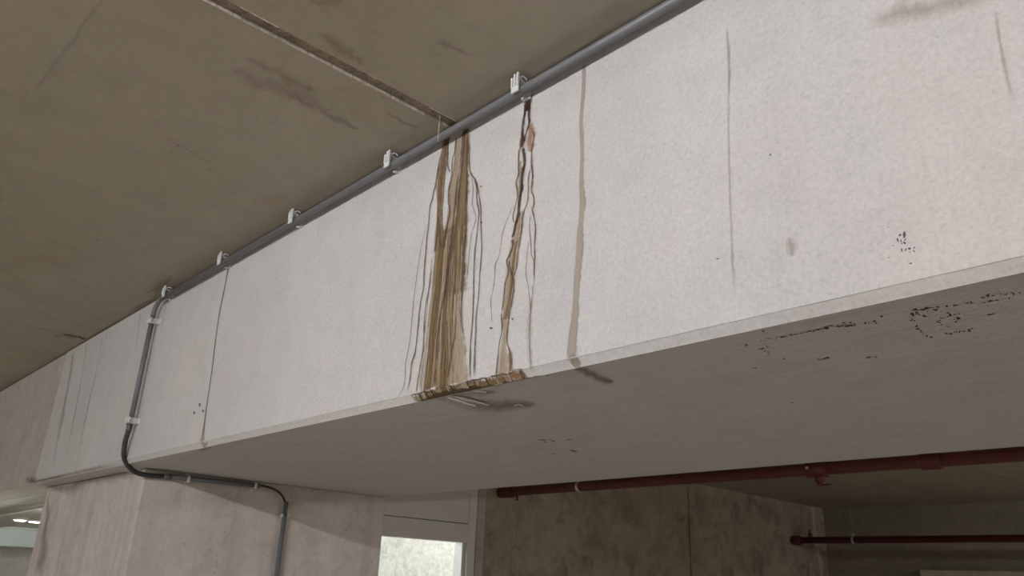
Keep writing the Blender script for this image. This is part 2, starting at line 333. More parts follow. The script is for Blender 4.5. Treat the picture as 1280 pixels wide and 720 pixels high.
GRIME_STREAKS = [('g', [(-3.066, 0.69, 0.00851), (-3.021, 0.56, 0.00835), (-2.979, 0.371, 0.01086), (-2.953, 0.193, 0.01329), (-2.948, 0.061, 0.01311)]), ('g', [(-2.809, 0.677, 0.00677), (-2.773, 0.491, 0.00793), (-2.774, 0.344, 0.01304), (-2.753, 0.173, 0.01533), (-2.753, 0.064, 0.01516)]), ('g', [(-2.751, 0.678, 0.00536), (-2.748, 0.589, 0.00531), (-2.755, 0.515, 0.00528)]), ('g', [(-2.297, 0.668, 0.00491), (-2.273, 0.56, 0.00483), (-2.24, 0.439, 0.00379)]), ('v', [(-1.99, 0.643, 0.0115), (-1.988, 0.573, 0.00912), (-1.996, 0.506, 0.0068)]), ('v', [(-3.279, 0.669, 0.02936), (-3.216, 0.486, 0.03432), (-3.18, 0.276, 0.03905), (-3.11, 0.034, 0.03772)])]
PITS = [(0.881, 0.078, 0.001, -0.001, 0.0, -0.003), (0.89, 0.083, 0.002, -0.001, -0.001, -0.005), (0.885, 0.084, 0.002, 0.0, 0.0, -0.002), (0.89, 0.075, 0.001, 0.0, -0.001, -0.002), (0.885, 0.075, 0.001, 0.0, 0.0, -0.002), (0.88, 0.079, 0.001, 0.0, -0.001, -0.001), (0.889, 0.071, 0.002, -0.001, 0.0, -0.002), (0.874, 0.071, 0.001, 0.0, 0.0, -0.001), (0.894, 0.061, 0.002, 0.0, 0.0, -0.002), (0.889, 0.061, 0.001, 0.0, -0.001, -0.002), (0.884, 0.062, 0.001, -0.001, 0.0, -0.003), (0.9, 0.061, 0.001, 0.0, -0.001, -0.002), (0.899, 0.056, 0.001, -0.001, 0.0, -0.002), (0.894, 0.056, 0.001, 0.0, 0.0, -0.001), (0.867, 0.056, 0.001, 0.0, 0.0, -0.001), (0.893, 0.04, 0.002, 0.0, 0.0, -0.001), (0.871, 0.1, 0.001, 0.0, -0.001, -0.001), (0.885, 0.071, 0.001, 0.0, 0.0, -0.001), (0.603, 0.127, 0.003, -0.001, 0.0, -0.001), (0.709, 0.278, 0.002, 0.0, 0.0, -0.002), (-1.437, 0.149, 0.01, -0.001, 0.003, -0.007), (-1.473, 0.126, 0.01, -0.001, 0.002, -0.005), (-1.399, 0.123, 0.008, -0.001, 0.003, -0.006), (-0.007, 0.478, 0.004, -0.001, 0.0, -0.002), (0.003, 0.383, 0.003, -0.001, 0.0, -0.003), (0.055, 0.121, 0.007, -0.001, 0.0, -0.003), (0.12, 0.127, 0.004, -0.001, 0.0, -0.003)]
SOFFIT_WET = [('q', [(-0.126, -0.008, -0.159, 0.017), (-0.085, 0.009, -0.163, 0.069), (-0.061, 0.059, -0.175, 0.151), (-0.038, 0.095, -0.148, 0.194), (0.003, 0.115, -0.1, 0.216), (0.021, 0.148, -0.05, 0.218), (0.016, 0.183, -0.014, 0.213)]), ('q', [(-0.064, -0.009, -0.095, 0.016), (-0.01, 0.0, -0.078, 0.06), (0.024, 0.015, -0.032, 0.066), (0.03, 0.049, 0.011, 0.066)]), ('h', [(-0.098, 0.008, -0.111, 0.017), (-0.098, 0.042, -0.118, 0.056), (-0.107, 0.085, -0.127, 0.1), (-0.115, 0.123, -0.131, 0.136)]), ('h', [(-0.073, -0.002, -0.085, 0.007), (-0.078, 0.048, -0.095, 0.061), (-0.079, 0.096, -0.097, 0.11), (-0.084, 0.137, -0.097, 0.148)]), ('h', [(-0.003, 0.006, -0.018, 0.019), (0.007, 0.02, -0.011, 0.035), (0.01, 0.04, -0.003, 0.051)]), ('h', [(-0.048, 0.164, -0.058, 0.175), (-0.017, 0.161, -0.034, 0.176), (-0.038, 0.194, -0.047, 0.201)]), ('k', [(-0.198, 0.006, -0.208, 0.014), (-0.125, 0.006, -0.139, 0.018), (-0.052, 0.002, -0.066, 0.015), (0.024, -0.007, 0.013, 0.004), (0.085, -0.007, 0.075, 0.003), (0.156, -0.008, 0.145, 0.004), (0.183, -0.001, 0.178, 0.004)]), ('d', [(-0.089, 0.002, -0.099, 0.01), (-0.063, 0.023, -0.076, 0.034), (-0.061, 0.062, -0.076, 0.073), (-0.065, 0.112, -0.075, 0.12)]), ('d', [(0.031, -0.002, 0.025, 0.004), (0.06, 0.006, 0.047, 0.018), (0.102, 0.004, 0.09, 0.016), (0.134, 0.009, 0.128, 0.015)]), ('d', [(0.173, -0.002, 0.166, 0.005), (0.203, 0.001, 0.195, 0.009), (0.209, 0.013, 0.202, 0.021), (0.229, 0.008, 0.225, 0.014)])]  # wet patches, their painted highlights and dark drips
SOFFIT_DAMP = [('q', [(0.316, -0.026, 0.263, 0.022), (0.313, 0.0, 0.259, 0.048), (0.303, 0.034, 0.255, 0.076), (0.293, 0.072, 0.247, 0.115), (0.283, 0.11, 0.246, 0.148), (0.278, 0.133, 0.263, 0.15)])]
SOFFIT_DRIP = [('q', [(-1.351, -0.017, -1.527, 0.064), (-1.31, -0.012, -1.453, 0.054), (-1.292, 0.008, -1.347, 0.034)])]
SOFFIT_MARKS = [(0.875, 0.077, 0.001, 0.001, -0.001, 0.002), (0.887, 0.074, 0.002, 0.002, 0.0, 0.002), (0.89, 0.085, 0.001, 0.001, 0.0, 0.002), (0.916, 0.084, 0.001, 0.001, -0.001, 0.002), (0.881, 0.069, 0.002, 0.001, -0.001, 0.003), (0.869, 0.064, 0.001, 0.001, -0.001, 0.002), (0.887, 0.088, 0.002, 0.001, -0.001, 0.003), (0.881, 0.072, 0.002, 0.002, -0.001, 0.004), (0.888, 0.084, 0.001, 0.001, -0.001, 0.002), (0.88, 0.074, 0.001, 0.001, -0.001, 0.003), (0.878, 0.073, 0.001, 0.001, -0.002, 0.004), (0.872, 0.074, 0.002, 0.001, -0.001, 0.002), (0.884, 0.072, 0.001, 0.001, -0.002, 0.004), (0.868, 0.072, 0.002, 0.001, -0.001, 0.003), (0.874, 0.076, 0.002, 0.001, 0.0, 0.002), (0.904, 0.079, 0.002, 0.001, -0.001, 0.004), (0.858, 0.081, 0.002, 0.001, -0.001, 0.003), (0.914, 0.085, 0.001, 0.001, -0.001, 0.002), (0.886, 0.084, 0.002, 0.001, -0.001, 0.002), (0.864, 0.069, 0.001, 0.001, -0.001, 0.002), (0.877, 0.085, 0.001, 0.001, -0.001, 0.002), (0.866, 0.07, 0.002, 0.002, -0.001, 0.002), (0.864, 0.068, 0.002, 0.002, 0.0, 0.002), (0.893, 0.076, 0.002, 0.002, -0.001, 0.003), (0.875, 0.074, 0.002, 0.001, 0.0, 0.003), (0.912, 0.086, 0.001, 0.0, 0.0, 0.002), (0.875, 0.078, 0.001, 0.001, -0.001, 0.002), (0.868, 0.066, 0.002, 0.002, -0.001, 0.003), (0.912, 0.083, 0.002, 0.001, 0.0, 0.003), (0.864, 0.081, 0.002, 0.001, -0.001, 0.004), (0.861, 0.087, 0.001, 0.001, -0.002, 0.003), (0.863, 0.09, 0.001, 0.001, -0.002, 0.004), (0.866, 0.106, 0.002, 0.002, -0.001, 0.003), (0.856, 0.087, 0.002, 0.002, -0.001, 0.003), (0.855, 0.093, 0.001, 0.001, -0.002, 0.003), (0.866, 0.101, 0.002, 0.002, 0.0, 0.002), (0.865, 0.105, 0.001, 0.001, -0.002, 0.003), (0.863, 0.094, 0.001, 0.001, -0.001, 0.002), (0.867, 0.097, 0.002, 0.001, 0.0, 0.001), (0.856, 0.085, 0.002, 0.002, -0.001, 0.003), (0.872, 0.137, 0.001, 0.001, 0.0, 0.002), (0.894, 0.149, 0.001, 0.0, -0.001, 0.002), (0.889, 0.156, 0.001, 0.001, -0.001, 0.003), (0.875, 0.135, 0.002, 0.001, -0.001, 0.002), (0.889, 0.126, 0.001, 0.001, -0.001, 0.003), (0.872, 0.145, 0.001, 0.0, -0.001, 0.003), (0.88, 0.124, 0.001, 0.001, -0.001, 0.003), (0.881, 0.127, 0.001, 0.001, 0.0, 0.001), (0.881, 0.129, 0.001, 0.001, -0.001, 0.002), (0.87, 0.142, 0.001, 0.001, -0.001, 0.003), (0.897, 0.146, 0.001, 0.001, 0.0, 0.002), (0.89, 0.156, 0.001, 0.001, -0.001, 0.004), (0.892, 0.143, 0.001, 0.0, -0.001, 0.003), (0.883, 0.13, 0.001, 0.001, 0.0, 0.002), (0.896, 0.144, 0.001, 0.001, -0.001, 0.003), (0.895, 0.118, 0.002, 0.0, -0.001, 0.004), (0.895, 0.11, 0.001, 0.001, -0.001, 0.002), (0.895, 0.108, 0.001, 0.001, -0.002, 0.003), (0.899, 0.144, 0.001, 0.001, -0.001, 0.003), (0.905, 0.123, 0.001, 0.001, -0.001, 0.003), (0.9, 0.122, 0.002, 0.001, 0.0, 0.002), (0.898, 0.14, 0.002, 0.001, -0.001, 0.004), (0.893, 0.123, 0.002, 0.001, -0.001, 0.004), (0.898, 0.138, 0.002, 0.002, -0.001, 0.003), (0.836, 0.173, 0.001, 0.001, -0.002, 0.004), (0.833, 0.186, 0.001, 0.001, -0.001, 0.002), (0.838, 0.156, 0.001, 0.001, -0.002, 0.004), (0.836, 0.169, 0.0, 0.0, -0.002, 0.004), (0.835, 0.195, 0.0, 0.001, -0.002, 0.003), (0.833, 0.202, 0.001, 0.001, -0.001, 0.004), (0.833, 0.202, 0.001, 0.001, -0.001, 0.002), (0.836, 0.155, 0.001, 0.001, -0.001, 0.005), (0.837, 0.165, 0.001, 0.001, -0.001, 0.004), (0.835, 0.197, 0.001, 0.001, -0.001, 0.004), (0.838, 0.21, 0.001, 0.0, -0.001, 0.003), (0.837, 0.21, 0.001, 0.001, -0.001, 0.002), (0.837, 0.205, 0.001, 0.001, -0.001, 0.003), (0.836, 0.21, 0.001, 0.0, -0.001, 0.004), (0.863, 0.212, 0.001, 0.001, -0.001, 0.003), (0.877, 0.208, 0.001, 0.001, -0.001, 0.004), (0.896, 0.202, 0.001, 0.002, -0.001, 0.003), (0.89, 0.205, 0.001, 0.001, -0.001, 0.004), (0.889, 0.213, 0.002, 0.001, -0.001, 0.004), (0.86, 0.204, 0.002, 0.001, -0.001, 0.004), (0.871, 0.205, 0.001, 0.0, -0.002, 0.004), (0.892, 0.205, 0.001, 0.002, -0.001, 0.004), (0.879, 0.205, 0.001, 0.001, 0.0, 0.003), (0.883, 0.208, 0.002, 0.001, -0.001, 0.003), (0.865, 0.21, 0.002, 0.001, -0.001, 0.004), (0.864, 0.206, 0.001, 0.001, -0.001, 0.002), (0.841, 0.142, 0.001, 0.001, -0.001, 0.003), (0.848, 0.107, 0.001, 0.0, -0.001, 0.003), (0.842, 0.139, 0.001, 0.001, -0.001, 0.003), (0.845, 0.111, 0.001, 0.001, -0.001, 0.003), (0.848, 0.113, 0.001, 0.001, -0.001, 0.002), (0.848, 0.115, 0.001, 0.001, -0.001, 0.002), (0.839, 0.144, 0.002, 0.001, 0.0, 0.003), (0.865, 0.187, 0.0, 0.0, -0.001, 0.001), (0.869, 0.142, 0.001, 0.001, -0.001, 0.001), (0.875, 0.201, 0.0, 0.0, -0.001, 0.003), (0.878, 0.162, 0.0, 0.0, -0.001, 0.002), (0.87, 0.157, 0.001, 0.001, -0.001, 0.003), (0.867, 0.133, 0.0, 0.0, -0.001, 0.002), (0.874, 0.206, 0.001, 0.0, -0.001, 0.002), (0.866, 0.119, 0.001, 0.0, 0.0, 0.001), (0.851, 0.184, 0.0, 0.001, -0.001, 0.002), (0.874, 0.205, 0.001, 0.001, -0.001, 0.003), (0.873, 0.173, 0.001, 0.001, -0.001, 0.002), (0.874, 0.166, 0.001, 0.001, 0.0, 0.002), (0.963, 0.075, 0.001, 0.001, -0.001, 0.002), (0.983, 0.08, 0.001, 0.001, -0.001, 0.002), (0.95, 0.072, 0.001, 0.001, -0.001, 0.001), (0.959, 0.066, 0.001, 0.001, -0.001, 0.002), (0.99, 0.084, 0.001, 0.001, -0.001, 0.003), (0.978, 0.079, 0.0, 0.001, -0.001, 0.002), (0.975, 0.081, 0.002, 0.001, 0.0, 0.002), (0.956, 0.075, 0.001, 0.001, -0.001, 0.003), (0.976, 0.081, 0.001, 0.001, -0.001, 0.002), (0.983, 0.082, 0.002, 0.002, 0.0, 0.002), (0.971, 0.075, 0.001, 0.001, -0.001, 0.001), (0.961, 0.074, 0.001, 0.001, 0.0, 0.002), (0.952, 0.075, 0.001, 0.001, -0.001, 0.001), (0.957, 0.07, 0.002, 0.002, -0.001, 0.003), (0.949, 0.077, 0.002, 0.002, 0.0, 0.002), (0.983, 0.086, 0.001, 0.001, -0.001, 0.003), (0.96, 0.097, 0.002, 0.001, -0.001, 0.002), (0.933, 0.082, 0.001, 0.001, -0.001, 0.003), (0.97, 0.097, 0.001, 0.001, 0.0, 0.001), (0.954, 0.093, 0.002, 0.001, 0.0, 0.002), (0.966, 0.097, 0.001, 0.001, 0.0, 0.002), (0.928, 0.085, 0.002, 0.002, -0.001, 0.002), (0.951, 0.096, 0.002, 0.002, 0.0, 0.002), (0.974, 0.099, 0.001, 0.001, -0.001, 0.003), (0.977, 0.102, 0.001, 0.0, -0.001, 0.001), (0.955, 0.096, 0.002, 0.001, 0.0, 0.002), (0.961, 0.096, 0.002, 0.002, 0.0, 0.002), (0.951, 0.095, 0.002, 0.002, 0.0, 0.002), (0.945, 0.097, 0.001, 0.001, -0.001, 0.002), (0.932, 0.088, 0.002, 0.002, 0.0, 0.002), (0.934, 0.152, 0.002, 0.002, -0.001, 0.003), (0.935, 0.154, 0.001, 0.0, -0.001, 0.002), (0.937, 0.151, 0.001, 0.001, -0.001, 0.002), (0.94, 0.151, 0.002, 0.001, 0.0, 0.002), (0.821, 0.068, 0.002, 0.002, -0.002, 0.005), (0.736, 0.075, 0.001, 0.001, -0.001, 0.003), (0.731, 0.07, 0.001, 0.001, -0.002, 0.003), (0.742, 0.065, 0.001, 0.001, -0.002, 0.004), (0.727, 0.081, 0.001, 0.001, -0.001, 0.002), (0.768, 0.077, 0.001, 0.001, -0.001, 0.002), (0.735, 0.07, 0.001, 0.001, -0.001, 0.003), (0.759, 0.077, 0.002, 0.001, -0.001, 0.002), (0.725, 0.071, 0.002, 0.001, -0.001, 0.004), (0.752, 0.073, 0.001, 0.001, -0.002, 0.003), (0.716, 0.074, 0.002, 0.001, -0.001, 0.003), (0.768, 0.079, 0.001, 0.001, -0.001, 0.002), (0.741, 0.073, 0.001, 0.001, -0.001, 0.002), (0.749, 0.064, 0.002, 0.002, -0.001, 0.002), (0.759, 0.072, 0.002, 0.001, -0.001, 0.001), (0.776, 0.068, 0.001, 0.002, -0.002, 0.004), (0.748, 0.062, 0.002, 0.001, -0.001, 0.003), (0.768, 0.081, 0.001, 0.001, -0.002, 0.004), (0.756, 0.07, 0.001, 0.001, -0.002, 0.003), (0.765, 0.08, 0.001, 0.001, -0.002, 0.004), (0.727, 0.069, 0.002, 0.001, -0.001, 0.003), (0.748, 0.068, 0.001, 0.001, -0.001, 0.003), (0.738, 0.064, 0.001, 0.002, -0.002, 0.004), (0.768, 0.063, 0.002, 0.002, -0.001, 0.003), (0.738, 0.07, 0.002, 0.001, -0.002, 0.004), (0.762, 0.071, 0.001, 0.002, -0.001, 0.002), (0.755, 0.075, 0.002, 0.002, -0.002, 0.004), (0.737, 0.075, 0.002, 0.001, -0.001, 0.002), (0.767, 0.07, 0.002, 0.001, 0.0, 0.002), (0.721, 0.071, 0.002, 0.001, -0.001, 0.002), (0.763, 0.079, 0.001, 0.001, -0.001, 0.002), (0.733, 0.067, 0.0, 0.0, -0.002, 0.003), (0.74, 0.068, 0.002, 0.001, -0.002, 0.004), (0.739, 0.069, 0.002, 0.001, -0.001, 0.002), (0.763, 0.082, 0.002, 0.002, -0.001, 0.003), (0.774, 0.086, 0.001, 0.001, -0.001, 0.002), (0.806, 0.081, 0.001, 0.001, -0.001, 0.002), (0.804, 0.083, 0.002, 0.001, -0.001, 0.003), (0.771, 0.083, 0.001, 0.002, -0.002, 0.003), (0.791, 0.082, 0.002, 0.001, 0.0, 0.002), (0.795, 0.086, 0.001, 0.001, -0.001, 0.002), (0.802, 0.095, 0.001, 0.001, -0.001, 0.001), (0.804, 0.084, 0.001, 0.001, -0.001, 0.002), (0.792, 0.08, 0.001, 0.001, -0.001, 0.003), (0.79, 0.086, 0.001, 0.001, -0.001, 0.002), (0.77, 0.081, 0.002, 0.001, -0.001, 0.002), (0.777, 0.078, 0.001, 0.001, -0.001, 0.003), (0.765, 0.083, 0.001, 0.001, -0.001, 0.002), (0.803, 0.091, 0.001, 0.001, -0.001, 0.003), (0.807, 0.093, 0.001, 0.001, 0.0, 0.001), (0.777, 0.078, 0.002, 0.001, 0.0, 0.002), (0.67, 0.073, 0.002, 0.001, -0.001, 0.001), (0.683, 0.067, 0.002, 0.002, -0.001, 0.003), (0.688, 0.071, 0.002, 0.002, -0.001, 0.003), (0.712, 0.068, 0.002, 0.001, -0.001, 0.003), (0.665, 0.072, 0.002, 0.002, -0.001, 0.003), (0.671, 0.069, 0.002, 0.001, 0.0, 0.002), (0.681, 0.067, 0.001, 0.0, -0.001, 0.001), (0.697, 0.072, 0.001, 0.001, -0.001, 0.003), (0.666, 0.068, 0.002, 0.002, -0.001, 0.002), (0.707, 0.071, 0.001, 0.001, -0.001, 0.003), (0.704, 0.071, 0.001, 0.001, -0.001, 0.001), (0.681, 0.072, 0.002, 0.002, -0.001, 0.002), (0.667, 0.07, 0.002, 0.002, -0.001, 0.003), (0.711, 0.071, 0.002, 0.001, -0.001, 0.001), (0.653, 0.075, 0.001, 0.001, -0.002, 0.002), (0.632, 0.066, 0.001, 0.001, -0.001, 0.002), (0.643, 0.062, 0.0, 0.0, -0.001, 0.001), (0.647, 0.071, 0.0, 0.001, -0.001, 0.002), (0.645, 0.066, 0.002, 0.001, -0.001, 0.002), (0.659, 0.067, 0.001, 0.001, -0.001, 0.002), (0.654, 0.07, 0.0, 0.0, -0.001, 0.001), (0.635, 0.073, 0.002, 0.001, -0.001, 0.002), (0.598, 0.078, 0.001, 0.001, -0.002, 0.004), (0.6, 0.074, 0.001, 0.001, -0.002, 0.004), (0.602, 0.076, 0.0, 0.0, -0.003, 0.004), (0.602, 0.077, 0.001, 0.001, -0.002, 0.004), (0.602, 0.074, 0.001, 0.001, -0.002, 0.003), (0.602, 0.071, 0.001, 0.001, -0.002, 0.002), (0.606, 0.072, 0.0, 0.0, -0.002, 0.003), (0.603, 0.073, 0.0, 0.0, -0.002, 0.003), (0.614, 0.107, 0.002, 0.001, -0.001, 0.002), (0.614, 0.105, 0.001, 0.001, -0.002, 0.004), (0.623, 0.1, 0.002, 0.001, -0.001, 0.002), (0.621, 0.106, 0.001, 0.001, -0.002, 0.002), (0.605, 0.106, 0.001, 0.001, -0.001, 0.003), (0.621, 0.107, 0.001, 0.001, -0.001, 0.002), (0.605, 0.109, 0.001, 0.001, -0.001, 0.003), (0.608, 0.108, 0.001, 0.001, -0.001, 0.002), (0.612, 0.109, 0.0, 0.0, -0.002, 0.003), (0.612, 0.106, 0.001, 0.001, -0.002, 0.003), (0.603, 0.144, 0.001, 0.001, -0.002, 0.003), (0.61, 0.106, 0.001, 0.0, -0.001, 0.002), (0.607, 0.132, 0.001, 0.001, -0.002, 0.004), (0.612, 0.127, 0.001, 0.0, -0.001, 0.003), (0.608, 0.112, 0.001, 0.001, -0.001, 0.003), (0.61, 0.109, 0.001, 0.001, -0.002, 0.002), (0.607, 0.114, 0.0, 0.0, -0.002, 0.003), (0.607, 0.135, 0.0, 0.001, -0.002, 0.004), (0.607, 0.123, 0.001, 0.001, -0.003, 0.004), (0.659, 0.026, 0.001, 0.001, -0.001, 0.002), (0.66, 0.025, 0.002, 0.001, -0.001, 0.003), (0.659, 0.026, 0.001, 0.001, -0.002, 0.004), (0.662, 0.224, 0.003, 0.002, -0.001, 0.003), (0.663, 0.223, 0.003, 0.002, -0.001, 0.002), (0.666, 0.224, 0.002, 0.001, -0.002, 0.003), (0.656, 0.224, 0.004, 0.002, 0.0, 0.001), (0.655, 0.228, 0.003, 0.003, 0.0, 0.002), (0.653, 0.223, 0.002, 0.001, 0.0, 0.001), (0.668, 0.221, 0.002, 0.002, -0.001, 0.002), (0.649, 0.225, 0.002, 0.001, -0.001, 0.002), (0.65, 0.224, 0.002, 0.002, -0.001, 0.003), (0.716, 0.264, 0.003, 0.002, -0.001, 0.002), (0.731, 0.263, 0.002, 0.002, -0.001, 0.003), (0.719, 0.259, 0.003, 0.003, -0.001, 0.002), (0.722, 0.259, 0.003, 0.002, -0.001, 0.003), (0.718, 0.262, 0.002, 0.001, -0.001, 0.002), (0.727, 0.265, 0.002, 0.002, -0.001, 0.003), (0.723, 0.261, 0.004, 0.002, 0.0, 0.001), (0.608, 0.184, 0.002, 0.002, -0.002, 0.004), (0.537, 0.206, 0.002, 0.001, -0.002, 0.002), (0.54, 0.207, 0.002, 0.002, -0.002, 0.002), (0.541, 0.205, 0.003, 0.002, -0.001, 0.001), (0.457, 0.496, 0.002, 0.003, -0.003, 0.006), (-0.292, 0.557, 0.006, 0.004, -0.006, 0.006), (-0.31, 0.527, 0.009, 0.006, -0.006, 0.006), (-0.305, 0.534, 0.005, 0.003, -0.006, 0.006), (-0.283, 0.534, 0.005, 0.004, -0.003, 0.003), (-0.24, 0.565, 0.008, 0.005, -0.004, 0.004), (-0.32, 0.556, 0.005, 0.003, -0.004, 0.004), (-0.448, 0.722, 0.008, 0.005, -0.005, 0.006), (-0.36, 0.717, 0.008, 0.005, -0.004, 0.005), (-0.367, 0.733, 0.008, 0.005, -0.005, 0.006), (-0.358, 0.718, 0.006, 0.004, -0.006, 0.006), (-0.359, 0.706, 0.007, 0.005, -0.006, 0.007)]
CEILING_MARKS = [('o', [(-0.325, -0.505, -0.357, -0.497), (-0.291, -0.468, -0.376, -0.443), (-0.262, -0.412, -0.373, -0.373), (-0.255, -0.354, -0.341, -0.325), (-0.284, -0.29, -0.311, -0.281)]), ('o', [(-0.266, -0.505, -0.284, -0.501), (-0.246, -0.454, -0.29, -0.443), (-0.246, -0.384, -0.284, -0.374), (-0.258, -0.306, -0.277, -0.3)]), ('o', [(-0.315, -0.36, -0.335, -0.354), (-0.291, -0.305, -0.346, -0.286), (-0.299, -0.249, -0.313, -0.244)]), ('o', [(-0.06, -0.431, -0.081, -0.427), (-0.045, -0.384, -0.104, -0.372), (-0.065, -0.334, -0.103, -0.327), (-0.088, -0.294, -0.099, -0.292)]), ('o', [(0.012, -0.494, -0.011, -0.484), (0.039, -0.466, 0.005, -0.446), (0.061, -0.444, 0.047, -0.432)]), ('n', [(-0.131, -0.568, -0.153, -0.564), (-0.127, -0.516, -0.154, -0.51), (-0.135, -0.457, -0.152, -0.453)]), ('n', [(-0.752, -0.49, -0.761, -0.489), (-0.764, -0.436, -0.775, -0.434), (-0.78, -0.38, -0.789, -0.378), (-0.791, -0.329, -0.798, -0.327)]), ('n', [(-0.203, -0.159, -0.216, -0.155), (-0.202, -0.11, -0.229, -0.099), (-0.201, -0.051, -0.215, -0.044)]), ('n', [(0.103, -0.238, 0.088, -0.233), (0.11, -0.21, 0.085, -0.199), (0.113, -0.171, 0.099, -0.162), (0.126, -0.146, 0.119, -0.141)]), ('n', [(-0.328, -0.266, -0.342, -0.261), (-0.311, -0.216, -0.347, -0.203), (-0.322, -0.152, -0.337, -0.146)]), ('l', [(-0.799, -0.802, -0.802, -0.799), (-0.649, -0.802, -0.658, -0.788), (-0.487, -0.8, -0.495, -0.783), (-0.344, -0.795, -0.35, -0.782), (-0.299, -0.788, -0.304, -0.781)]), ('n', [(-2.354, -0.026, -2.374, -0.016), (-2.25, -0.027, -2.296, -0.003), (-2.155, -0.03, -2.221, 0.008), (-2.107, -0.027, -2.149, 0.001), (-2.052, -0.023, -2.064, -0.014)]), ('k', [(-3.058, -0.12, -3.081, -0.115), (-3.034, -0.089, -3.083, -0.078), (-3.032, -0.052, -3.081, -0.041), (-3.061, -0.006, -3.094, 0.001)]), ('o', [(-2.068, -0.076, -2.106, -0.059), (-1.977, -0.077, -2.07, -0.025), (-1.856, -0.084, -1.926, -0.033), (-1.781, -0.073, -1.802, -0.057)]), ('o', [(-3.134, -0.144, -3.184, -0.132), (-3.077, -0.106, -3.177, -0.083), (-3.09, -0.046, -3.191, -0.023)])]
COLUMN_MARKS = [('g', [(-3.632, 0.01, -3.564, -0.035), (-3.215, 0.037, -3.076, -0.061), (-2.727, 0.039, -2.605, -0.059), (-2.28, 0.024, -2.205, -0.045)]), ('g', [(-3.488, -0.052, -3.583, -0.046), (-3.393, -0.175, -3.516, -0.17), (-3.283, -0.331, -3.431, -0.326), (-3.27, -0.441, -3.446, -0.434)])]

# ------------------------------------------------------------------ materials
M_BEAM = concrete('beam_concrete', (0.49, 0.485, 0.492), (0.51, 0.49, 0.482), mottle=0.04, fine=0.10, streak=0.10, board=0.07,
                  streak_col=(0.36, 0.32, 0.29), fine_scale=120, bump=0.3)
M_BEAM2 = concrete('old_beam_concrete', (0.44, 0.41, 0.385), (0.43, 0.39, 0.35), mottle=0.08, fine=0.07, streak=0.35,
                   streak_col=(0.30, 0.25, 0.20), fine_scale=90, bump=0.3, patch=0.5, patch_col=(0.28, 0.22, 0.17))
M_COLUMN = concrete('column_concrete', (0.57, 0.53, 0.51), (0.52, 0.475, 0.44), mottle=0.11, fine=0.07, streak=0.35,
                    streak_col=(0.25, 0.20, 0.16), fine_scale=70, bump=0.35, spots=0.5)
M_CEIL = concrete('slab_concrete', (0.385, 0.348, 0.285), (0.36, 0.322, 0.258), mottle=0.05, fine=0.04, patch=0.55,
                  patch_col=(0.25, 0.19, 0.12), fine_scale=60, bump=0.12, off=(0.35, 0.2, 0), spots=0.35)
M_WALL = concrete('wall_concrete', (0.47, 0.405, 0.335), (0.37, 0.31, 0.25), mottle=0.24, fine=0.10, streak=0.10,
                  streak_col=(0.13, 0.10, 0.075), fine_scale=70, bump=0.4, spots=0.15, stretch=(.5, .5, .5))
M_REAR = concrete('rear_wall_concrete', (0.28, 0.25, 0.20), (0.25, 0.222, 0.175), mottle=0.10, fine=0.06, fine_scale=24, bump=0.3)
M_FLOOR = concrete('floor_concrete', (0.64, 0.59, 0.525), (0.60, 0.55, 0.485), mottle=0.10, fine=0.06, fine_scale=40, bump=0.1, rough=0.6)
M_HALL = concrete('hall_wall_concrete', (0.46, 0.43, 0.40), (0.43, 0.40, 0.36), mottle=0.08, fine=0.06, fine_scale=40, bump=0.2)
M_PLASTER = concrete('lobby_plaster', (0.74, 0.74, 0.71), (0.68, 0.68, 0.65), mottle=0.10, fine=0.16, fine_scale=16, bump=0.6)
M_JOINT = concrete('joint_mortar', (0.10, 0.08, 0.06), (0.15, 0.12, 0.09), mottle=0.3, fine=0.3, fine_scale=120, bump=0.8)
M_GROOVE = concrete('groove_mortar', (0.24, 0.195, 0.145), (0.30, 0.25, 0.19), mottle=0.3, fine=0.35, fine_scale=90, bump=0.8)
M_LIP = plain('joint_lip_cement', (0.66, 0.61, 0.53), 0.9, vary=0.25, scale=60)
M_CONDUIT = plain('grey_pvc', (0.145, 0.15, 0.162), 0.42, vary=0.05, scale=12)
M_HOSE = plain('black_flex_hose', (0.035, 0.035, 0.035), 0.42, vary=0.1, scale=20)
M_CABLE = plain('black_cable', (0.02, 0.02, 0.02), 0.5)
M_CLIP = plain('white_plastic', (0.68, 0.69, 0.70), 0.4, vary=0.05, scale=60)
M_RED = plain('red_painted_steel', (0.135, 0.028, 0.022), 0.55, vary=0.12, scale=9)
M_DARKRED = plain('dark_red_fitting', (0.12, 0.02, 0.018), 0.5, vary=0.12, scale=9)
M_STEEL = plain('galvanised_steel', (0.60, 0.60, 0.58), 0.35, 0.7, vary=0.08, scale=30)
M_ROD = plain('dull_threaded_rod', (0.36, 0.35, 0.32), 0.6, 0.3)
M_FRAME = plain('grey_white_frame_paint', (0.82, 0.80, 0.81), 0.45, vary=0.03, scale=6)
M_JAMB = plain('white_reveal_paint', (0.80, 0.82, 0.83), 0.4, vary=0.02, scale=6)
M_DUCT = plain('duct_sheet_metal', (0.52, 0.56, 0.58), 0.35, 0.2, vary=0.05, scale=4)
M_WHITE = plain('white_enamel', (0.80, 0.80, 0.78), 0.3, vary=0.02, scale=6)
M_GLASS = glass('clear_glass', (0.93, 0.96, 0.94))
M_PALE = concrete('pale_ledge_concrete', (0.55, 0.50, 0.40), (0.48, 0.43, 0.34), mottle=0.1, fine=0.06, fine_scale=30)
M_TUBE = emitter('hall_tube_glow', (1.0, 0.985, 0.985), TUBE_POWER)
M_BAYFILL = emitter('bay_fill_glow', (1.0, 0.97, 0.93), TUBE_POWER * 0.62)  # glow of the fill lamps added in the bay
M_LTUBE = emitter('lobby_tube_glow', (1.0, 1.0, 0.995), LOBBY_POWER)

